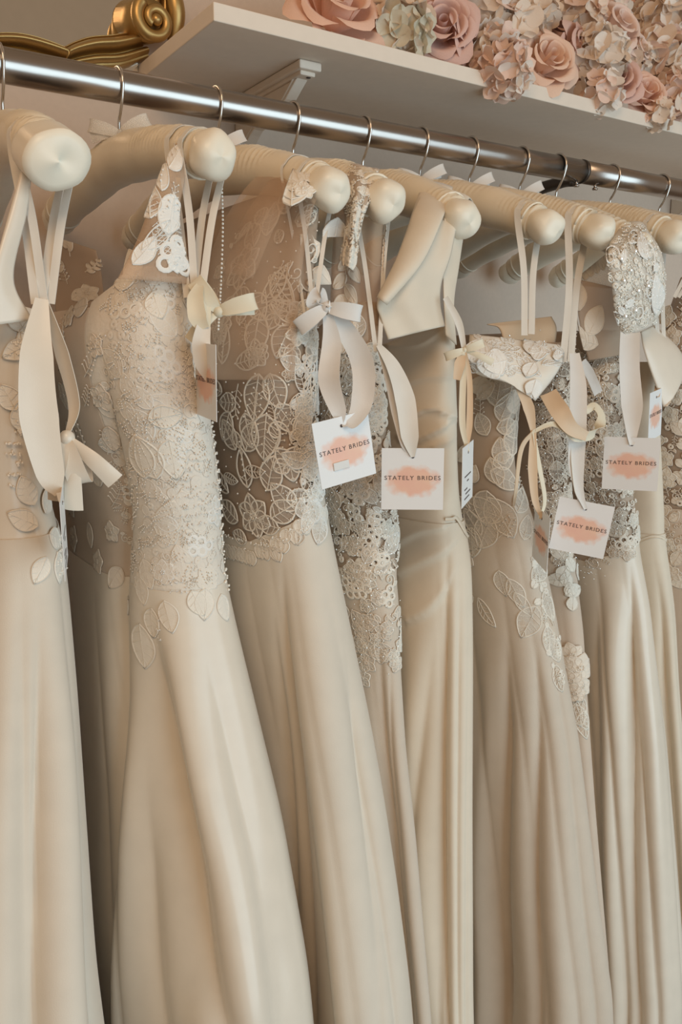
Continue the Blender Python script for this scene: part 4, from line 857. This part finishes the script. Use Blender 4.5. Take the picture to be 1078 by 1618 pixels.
# ------------------------------------------------------------------ swing tags
CARD = .064
def text_mesh(body_, size):
    cu = bpy.data.curves.new('lettering', 'FONT'); cu.body = body_; cu.size = size; cu.align_x = 'CENTER'; cu.align_y = 'CENTER'; cu.extrude = .00012; cu.space_character = 1.22; cu.resolution_u = 3
    o = bpy.data.objects.new('lettering', cu); COL.objects.link(o); dg = bpy.context.evaluated_depsgraph_get()
    me = bpy.data.meshes.new_from_object(o.evaluated_get(dg)); bpy.data.objects.remove(o); bpy.data.curves.remove(cu)
    me.materials.append(M['ink']); return me
TXT = text_mesh('STATELY BRIDES', .0062)
xsT = [v.co.x for v in TXT.vertices]; TW = max(xsT)-min(xsT)
for v in TXT.vertices: v.co.x *= CARD*.90/TW
def card_mesh():
    h = CARD/2; n = 9; me = bpy.data.meshes.new('card')
    V, Q = [], []
    for s_ in (1, -1):
        for j in range(n):
            for i in range(n): V.append((-h+CARD*i/(n-1), -h+CARD*j/(n-1), s_*.00025))
    for j in range(n-1):
        for i in range(n-1):
            a = j*n+i; Q.append((a, a+1, a+n+1, a+n)); b = a+n*n; Q.append((b, b+n, b+n+1, b+1))
    ring_ = [i for i in range(n)] + [j*n+n-1 for j in range(1, n)] + [(n-1)*n+i for i in range(n-2, -1, -1)] + [j*n for j in range(n-2, 0, -1)]
    for k in range(len(ring_)):
        a, b = ring_[k], ring_[(k+1) % len(ring_)]; Q.append((b, a, a+n*n, b+n*n))
    me.from_pydata(V, [], Q); me.update(); uvl = me.uv_layers.new(name='UVMap')
    for lp in me.loops:
        c = me.vertices[lp.vertex_index].co; uvl.data[lp.index].uv = (c.x/CARD+.5, c.y/CARD+.5)
    me.materials.append(M['card']); return me
CM = card_mesh()
CMB = CM.copy(); CMB.materials.clear(); CMB.materials.append(M['card_back'])
def tag(px, py, Y, psi, roll, label, back=False, hole_dark=True):
    c = at(px, py, Y); ps, ro = math.radians(psi), math.radians(roll)
    v_ = (c-CAM)*np.array([1, 1, 0]); v_ /= np.linalg.norm(v_); e1 = np.array([v_[1], -v_[0], 0])*math.cos(ps) + v_*math.sin(ps); e2 = np.array([0, 0, 1.0]); a = e1*math.cos(ro)+e2*math.sin(ro); b = -e1*math.sin(ro)+e2*math.cos(ro); n = np.cross(a, b)
    t = thing('swing_tag', label, 'tag', c, 'square swing tags on the gowns')
    m = Matrix(((a[0], b[0], n[0], 0), (a[1], b[1], n[1], 0), (a[2], b[2], n[2], 0), (0, 0, 0, 1)))
    cdo = bpy.data.objects.new('card', CMB if back else CM); COL.objects.link(cdo); cdo.parent = t; cdo.matrix_local = m
    if not back:
        l = bpy.data.objects.new('lettering', TXT); COL.objects.link(l); l.parent = cdo; l.matrix_local = Matrix.Translation((0, .001, .0004)); l['label'] = 'dark brown capital lettering'
    else:
        bars = [box_arrays(x0, x1, y0, y0+.0014, .0002, .0005) for x0, x1, y0 in ((-.018, .018, -.002), (-.004, .006, -.008), (-.018, -.002, -.016), (-.012, .016, -.021), (-.018, .010, -.026))]
        V, Q = join(bars); b_ = mesh_obj('printed_marks', V, Q, 'ink', None, False); b_.parent = cdo
    V, Q = tube_arrays(np.array([(0, CARD*.36, -.0006), (0, CARD*.36, .0006)]), .0016, 12)
    e = bpy.data.meshes.new('punch_hole'); e.from_pydata([tuple(map(float, v)) for v in V], [], Q); e.materials.append(M['ink']); eo = bpy.data.objects.new('punch_hole', e); COL.objects.link(eo); eo.parent = cdo
    hole = c + b*CARD*.36
    return t, hole, n
def rib(t, pts, w, mat='ribbon', side=None, n=50, cup=.08): return ribbon_obj('ribbon', pts, w, mat, t, side, n, cup)
R1 = RGT
# tag of gown C
t, h, n = tag(545, 710, -.245, 33, 10, 'tilted square tag on a white bow, left one of the two middle tags')
bc = at(516, 486, -.222)
V, Q = bow_arrays(bc, RGT, (0, 0, 1), .034, .014, (215, 350), ((.0, .02), (.02, .0))); mesh_obj('bow', V, Q, 'ribbon', t).data.set_sharp_from_angle(angle=math.radians(38))
rib(t, [bc, at(505, 462, -.222), at(494, 480, -.218), bc], [.006, .012, .012, .006])
rib(t, [bc, at(524, 540, -.226), at(520, 600, -.236), at(535, 650, -.244), h-n*.002], [.007, .018, .022, .015, .004], 'ribbon', [R1, R1, R1-FH*.4, R1, R1])
rib(t, [bc, at(545, 520, -.228), at(573, 575, -.238), at(572, 635, -.246), at(556, 668, -.249), h+n*.002], [.007, .018, .023, .021, .013, .004], 'ribbon', [R1, R1, R1-FH*.3, R1, R1, R1])
V, Q = box_arrays(-.016, .002, -.018, -.010, .0003, .0016); st = mesh_obj('price_sticker', V, Q, 'ribbon', None, False); st.parent = [c_ for c_ in t.children if c_.name.startswith('card')][0]; bevel(st, .0006)
# tag of gown D
t, h, n = tag(652, 757, -.240, 3, 0, 'straight square tag on a single white ribbon, in the middle over plain crepe')
rib(t, [at(598, 545, -.21), at(622, 580, -.222), at(640, 630, -.232), at(648, 690, -.241), h+n*.002], [.005, .017, .022, .018, .004], 'loop', [R1, R1+FH*.5, R1+FH*.3, R1, R1])
rib(t, [at(598, 545, -.209), at(616, 590, -.218), at(630, 650, -.228), at(642, 700, -.237), h-n*.002], [.005, .013, .015, .012, .004], 'ribbon', [R1, R1, R1-FH*.2, R1, R1])
# tag of gown G
t, h, n = tag(919, 834, -.26, 3, -9, 'tilted square tag hanging lowest on a wide white ribbon')
rib(t, [at(908, 558, -.222), at(914, 610, -.235), at(913, 680, -.247), at(911, 735, -.253), at(916, 775, -.258), h+n*.002], [.012, .020, .021, .019, .010, .004], 'ribbon', R1)
rib(t, [at(905, 690, -.243), at(908, 730, -.25), at(913, 775, -.256), h-n*.002], [.006, .011, .010, .004], 'loop', R1+FH*.6)
# tag of gown H
t, h, n = tag(997, 733, -.268, 0, 0, 'straight square tag under the crystal shoulder, on the far right')
rib(t, [at(996, 524, -.222), at(995, 580, -.24), at(999, 640, -.256), at(999, 680, -.266), h+n*.002], [.024, .027, .026, .015, .006], 'ribbon', [R1, R1+FH*.2, R1-FH*.1, R1, R1], 50, .12)
# tag of gown F, turned
t, h, n = tag(855, 850, -.25, -74, -4, 'peach ribboned tag turned nearly edge-on below the off-shoulder drape')
kn = at(843, 682, -.235)
rib(t, [at(822, 612, -.225), at(836, 645, -.232), kn], [.010, .013, .006], 'ribbon_peach')
rib(t, [kn, at(824, 710, -.237), at(816, 770, -.235), at(812, 800, -.215)], [.005, .009, .006, .004], 'ribbon_peach', R1+FH)
rib(t, [kn, at(842, 740, -.242), at(846, 790, -.247), h], [.007, .011, .008, .003], 'ribbon_peach')
rib(t, [kn, at(853, 740, -.244), at(861, 790, -.25), h+n*.003], [.004, .007, .006, .003], 'ribbon_cream', R1+FH*.6)
rib(t, [kn, at(872, 670, -.247), at(895, 680, -.252), at(912, 690, -.26), at(940, 685, -.262), at(951, 660, -.258), at(940, 642, -.25), at(926, 650, -.246)], [.004, .006, .008, .012, .013, .012, .010, .008], 'ribbon_cream', [(0, 0, 1), (0, .4, 1), (0, .4, 1), (0, -.2, 1), (.3, -.4, 1), (1, 0, .2), (.3, .5, 1), (0, 0, 1)], 60)
rib(t, [at(866, 620, -.228), at(885, 650, -.25), at(903, 676, -.26), at(928, 690, -.264)], [.020, .022, .017, .011], 'ribbon_peach', [(.8, -.4, .5), (.7, -.3, .6), (.5, -.2, .8), (0, 0, 1)])
# tag of gown E, seen from the edge
t, h, n = tag(739, 748, -.245, 80, 3, 'narrow edge-on tag with peach ribbons right of the plain crepe gown', back=True)
kn = at(734, 553, -.225)
V, Q = bow_arrays(kn, RGT, (0, 0, 1), .022, .008, (200, 20), ((1.4, -.6), (-.1, -.3))); mesh_obj('bow', V, Q, 'ribbon_cream', t).data.set_sharp_from_angle(angle=math.radians(38))
rib(t, [at(704, 470, -.215), at(725, 510, -.222), kn], [.006, .008, .005], 'loop')
rib(t, [kn, at(732, 600, -.23), at(731, 670, -.24), h], [.004, .007, .007, .003], 'ribbon_cream'); rib(t, [kn, at(742, 600, -.228), at(742, 670, -.24), h-n*.002], [.004, .006, .007, .003], 'ribbon_peach')
rib(t, [kn, at(727, 575, -.228), at(722, 600, -.228)], [.006, .012, .008], 'ribbon_peach')
# tag of gown B, turned
t, h, n = tag(325, 602, -.232, -74, -3, 'cream bowed tag turned nearly edge-on beside the white lace bodice')
kn = at(346, 492, -.222)
V, Q = bow_arrays(kn, RGT, (0, 0, 1), .034, .013, (128, 15), ((-.75, -.75), (.9, .1))); mesh_obj('bow', V, Q, 'ribbon_cream', t).data.set_sharp_from_angle(angle=math.radians(38))
rib(t, [at(318, 445, -.216), at(309, 470, -.224), at(312, 500, -.23), at(322, 520, -.232)], [.006, .014, .016, .010], 'ribbon_cream', [R1, R1, R1, R1])
rib(t, [at(318, 445, -.213), at(326, 470, -.22), at(326, 510, -.226), h], [.006, .008, .008, .004], 'ribbon_cream', R1+FH*.6)
rib(t, [at(322, 515, -.231), at(318, 545, -.236), at(321, 575, -.238), at(330, 600, -.236)], [.012, .016, .014, .006], 'loop', R1+FH*.3)
# tag of gown A, edge-on
t, h, n = tag(101, 838, -.235, 87, 6, 'edge-on tag hanging from the satin sash of the leftmost gown', back=True)
rib(t, [at(94, 778, -.224), at(96, 790, -.23), h], [.005, .004, .003], 'ribbon')
# tag of gown I behind
t, h, n = tag(1036, 655, -.215, 76, 5, 'edge-on tag with peach print under the satin drape, far right')
rib(t, [at(1040, 610, -.2), at(1038, 625, -.21), h], [.008, .008, .004], 'ribbon_peach')

# ------------------------------------------------------------------ artificial flowers on the shelf
def petal_mats():
    out = {}
    for k, c in dict(peach=(0.90, 0.60, 0.46), apricot=(0.90, 0.63, 0.48), dusty=(0.80, 0.53, 0.45), mauve=(0.66, 0.43, 0.37), coral=(0.84, 0.50, 0.38), cream=(0.88, 0.73, 0.60), white=(0.90, 0.80, 0.71), blush=(0.90, 0.68, 0.57), sage=(0.74, 0.68, 0.54)).items():
        out[k] = cloth('petal_'+k, c, 0.7, 0.2, 0.4, scale=300, var=0.10, transl=0.2)
    return out
PM = petal_mats()
def petal_mesh(name, R, h, spread, curl_, mat, base=0.25, ns=9, nt=8, wav=0.0):
    s_ = np.linspace(-1, 1, ns); t = np.linspace(0, 1, nt); Sg, T = np.meshgrid(s_, t)
    te = T*(1-0.25*np.abs(Sg)**2.5)
    te = T*(1-0.32*np.abs(Sg)**3)
    wdt = 0.5+0.5*np.sin(np.pi*(0.08+0.52*T))
    phi = Sg*spread*wdt
    r = R*(base+(1-base)*np.sin(te*np.pi/2)**0.7) + curl_*np.clip(te-0.66, 0, 1)**2*(1+wav*np.sin(Sg*4))
    z = h*np.sin(te*np.pi/2)**0.85 - 0.9*curl_*np.clip(te-0.70, 0, 1)**2 + wav*0.06*h*np.sin(Sg*3+1)*T
    P = np.stack([r*np.cos(phi), r*np.sin(phi), z], -1); V, Q = grid_arrays(P)
    me = fast_mesh(name, V, Q); me.materials.append(mat); return me
ROSE = {}
def rose_meshes(col):
    if col in ROSE: return ROSE[col]
    m = PM[col]
    ROSE[col] = [petal_mesh('petal', 0.14, 0.74, 1.5, 0.1, m, 0.8), petal_mesh('petal', 0.30, 0.76, 1.15, 0.5, m, 0.6), petal_mesh('petal', 0.50, 0.72, 0.95, 0.9, m, 0.45, wav=0.2),
                 petal_mesh('petal', 0.70, 0.62, 0.85, 1.4, m, 0.3, wav=0.3), petal_mesh('petal', 0.88, 0.48, 0.80, 1.8, m, 0.2, wav=0.4)]
    return ROSE[col]
def axis_matrix(d, spin):
    q = Vector(d).to_track_quat('Z', 'Y').to_matrix().to_4x4(); return q @ Matrix.Rotation(spin, 4, 'Z')
def child_mesh(name, me, parent, mat4):
    o = bpy.data.objects.new(name, me); COL.objects.link(o); o.parent = parent; o.matrix_local = mat4; return o
def rose(px, py, Y, r, col, d, label):
    c = at(px, py, Y); rr = np.random.default_rng(int(px*7+py)); d = np.array(d, float); d /= np.linalg.norm(d)
    t = thing('rose', label, 'flower', c - d*r*0.3, 'artificial roses on the shelf'); A = axis_matrix(d, rr.uniform(0, 6)); S_ = Matrix.Scale(r, 4)
    ms = rose_meshes(col); off = 0
    for k, (n, tilt) in enumerate(((2, 0), (3, 0), (4, 0.03), (5, 0.08), (5, 0.15))):
        for j in range(n):
            a = off + 2*math.pi*j/n + rr.uniform(-0.12, 0.12)
            child_mesh('petal', ms[k], t, A @ Matrix.Rotation(a, 4, 'Z') @ Matrix.Rotation(tilt+rr.uniform(-0.10, 0.12), 4, 'Y') @ S_)
        off += 0.6
    return t
FL = {}
def floret_mesh(col, v):
    if (col, v) in FL: return FL[(col, v)]
    rr = np.random.default_rng(v+11); parts = []
    for k in range(4):
        s_ = np.linspace(-1, 1, 6); t = np.linspace(0, 1, 6); Sg, T = np.meshgrid(s_, t)
        te = T; w = 0.56*np.sqrt(np.clip(1-((T-0.56)/0.57)**2, 0, 1))
        x = te*(1-0.10*Sg**2*T); y = Sg*w; z = 0.30*T**1.5 + 0.06*np.sin(Sg*3+rr.uniform(0, 6))*T + 0.10*Sg**2*T + rr.uniform(-0.10, 0.12)*T
        a = k*math.pi/2 + rr.uniform(-0.15, 0.15); P = np.stack([x*math.cos(a)-y*math.sin(a), x*math.sin(a)+y*math.cos(a), z], -1); V, Q = grid_arrays(P); parts.append((V, [tuple(q) for q in Q]))
    parts.append(sphere_arrays((0, 0, 0.06), 0.1, 6, 4))
    V, Q = join(parts); me = bpy.data.meshes.new('floret'); me.from_pydata([tuple(map(float, q)) for q in V], [], Q); me.update(); me.shade_smooth(); me.materials.append(PM[col])
    FL[(col, v)] = me; return me
def hydrangea(px, py, Y, r, cols, d, label, n=22):
    c = at(px, py, Y); rr = np.random.default_rng(int(px*3+py*5)); d = np.array(d, float); d /= np.linalg.norm(d)
    t = thing('hydrangea', label, 'flower', c, 'artificial hydrangeas on the shelf'); pts = []
    for k in range(n):
        ct = 1-1.45*(k+0.5)/n; st = math.sqrt(max(0, 1-ct*ct)); ph = k*2.39996
        pts.append((st*math.cos(ph), st*math.sin(ph), ct))
    B = axis_matrix(d, rr.uniform(0, 6)).to_3x3()
    for p in pts:
        v = B @ Vector(p); v = (v + Vector(rr.normal(0, 0.10, 3))).normalized()
        col = cols[rr.integers(len(cols))]; s_ = r*rr.uniform(0.52, 0.68)
        child_mesh('floret', floret_mesh(col, int(rr.integers(4))), t, Matrix.Translation(v*r*rr.uniform(0.72, 0.95)) @ axis_matrix(v, rr.uniform(0, 6)) @ Matrix.Scale(s_, 4))
    return t
F1 = (-0.35, -0.85, 0.40)
rose(533, 18, 0.045, 0.062, 'peach', (-0.1, -0.75, 0.6), 'large peach rose at the left end of the shelf')
rose(698, 42, 0.035, 0.050, 'dusty', (-0.5, -0.8, 0.2), 'larger dusty pink rose of the pair right of the greenish hydrangea')
rose(728, 58, 0.03, 0.034, 'dusty', (0.5, -0.8, 0.25), 'smaller dusty pink rose of the pair, tucked in on its right')
rose(864, 96, 0.016, 0.050, 'apricot', (-0.25, -0.9, 0.35), 'full apricot rose resting on the middle of the shelf edge')
rose(912, 80, 0.045, 0.042, 'dusty', (0.2, -0.75, 0.1), 'dusty pink rose half hidden right of the full apricot rose')
rose(885, 38, 0.09, 0.034, 'mauve', (-0.4, -0.8, 0.4), 'dark mauve rose behind the full apricot rose')
rose(975, 42, 0.045, 0.048, 'blush', (-0.1, -0.85, 0.4), 'pale blush rose high up right of centre among hydrangeas')
rose(1018, 12, 0.12, 0.040, 'coral', (0.1, -0.8, 0.5), 'coral rose at the top edge of the picture')
rose(1008, 78, 0.04, 0.032, 'blush', (0.2, -0.9, 0.3), 'small blush rosebud between the cream hydrangeas')
rose(975, 128, 0.015, 0.040, 'dusty', (-0.6, -0.7, 0.3), 'dusty rose turned left above the right part of the shelf edge')
rose(1018, 148, 0.012, 0.042, 'peach', (-0.3, -0.9, 0.4), 'peach rose lying lowest on the right of the shelf edge')
rose(1074, 62, 0.08, 0.036, 'coral', (0.1, -0.85, 0.4), 'coral rose cut by the right edge of the picture')
rose(1080, 118, 0.03, 0.036, 'peach', (-0.2, -0.85, 0.4), 'peach rose below the coral one at the right picture edge')
rose(850, 0, 0.12, 0.036, 'coral', (-0.1, -0.85, 0.4), 'coral rose peeking out at the top behind the hydrangeas')
hydrangea(625, 48, 0.04, 0.042, ['sage', 'cream', 'cream'], F1, 'greenish cream hydrangea between the large peach and dusty roses', 26)
hydrangea(655, 8, 0.10, 0.04, ['cream', 'blush'], F1, 'cream hydrangea at the back above the dusty rose')
hydrangea(765, 22, 0.07, 0.044, ['blush', 'cream', 'white'], F1, 'blush hydrangea at the top right of the dusty roses', 26)
hydrangea(770, 88, 0.03, 0.038, ['white', 'blush', 'cream'], F1, 'white and blush hydrangea just left of the drooping one')
hydrangea(796, 112, -0.002, 0.036, ['blush', 'white', 'blush'], (-0.2, -0.9, 0.0), 'blush hydrangea drooping over the shelf edge', 24)
hydrangea(808, 50, 0.06, 0.042, ['cream', 'cream', 'white'], F1, 'cream hydrangea above left of the full apricot rose')
hydrangea(838, 18, 0.10, 0.04, ['cream', 'white'], F1, 'cream hydrangea at the top behind the apricot rose')
hydrangea(915, 28, 0.08, 0.038, ['cream', 'blush'], F1, 'cream hydrangea above the half hidden dusty rose')
hydrangea(945, 92, 0.03, 0.040, ['white', 'white', 'cream'], F1, 'white hydrangea right of the apricot and dusty roses', 26)
hydrangea(948, 146, 0.008, 0.030, ['blush', 'white'], (-0.2, -0.9, -0.1), 'blush hydrangea florets hanging on the shelf edge right of apricot rose', 16)
hydrangea(1042, 36, 0.08, 0.042, ['cream', 'white', 'cream'], F1, 'cream hydrangea high up near the right picture edge', 26)
hydrangea(1040, 92, 0.05, 0.042, ['cream', 'white', 'blush'], F1, 'cream hydrangea above the lowest peach rose', 26)
hydrangea(1062, 150, 0.012, 0.036, ['cream', 'blush'], F1, 'cream blush hydrangea right of the lowest peach rose')
hydrangea(990, 100, 0.06, 0.034, ['white', 'cream'], F1, 'small white hydrangea above the left turned dusty rose')
hydrangea(950, 8, 0.13, 0.036, ['white', 'blush'], F1, 'white hydrangea at the very top behind the pale blush rose')
hydrangea(718, 2, 0.12, 0.036, ['blush', 'white'], F1, 'blush hydrangea at the top behind the dusty roses')
hydrangea(1040, 182, -0.004, 0.022, ['white', 'cream'], (-0.1, -0.9, -0.3), 'small cream hydrangea tuft drooping lowest over the shelf edge', 10)
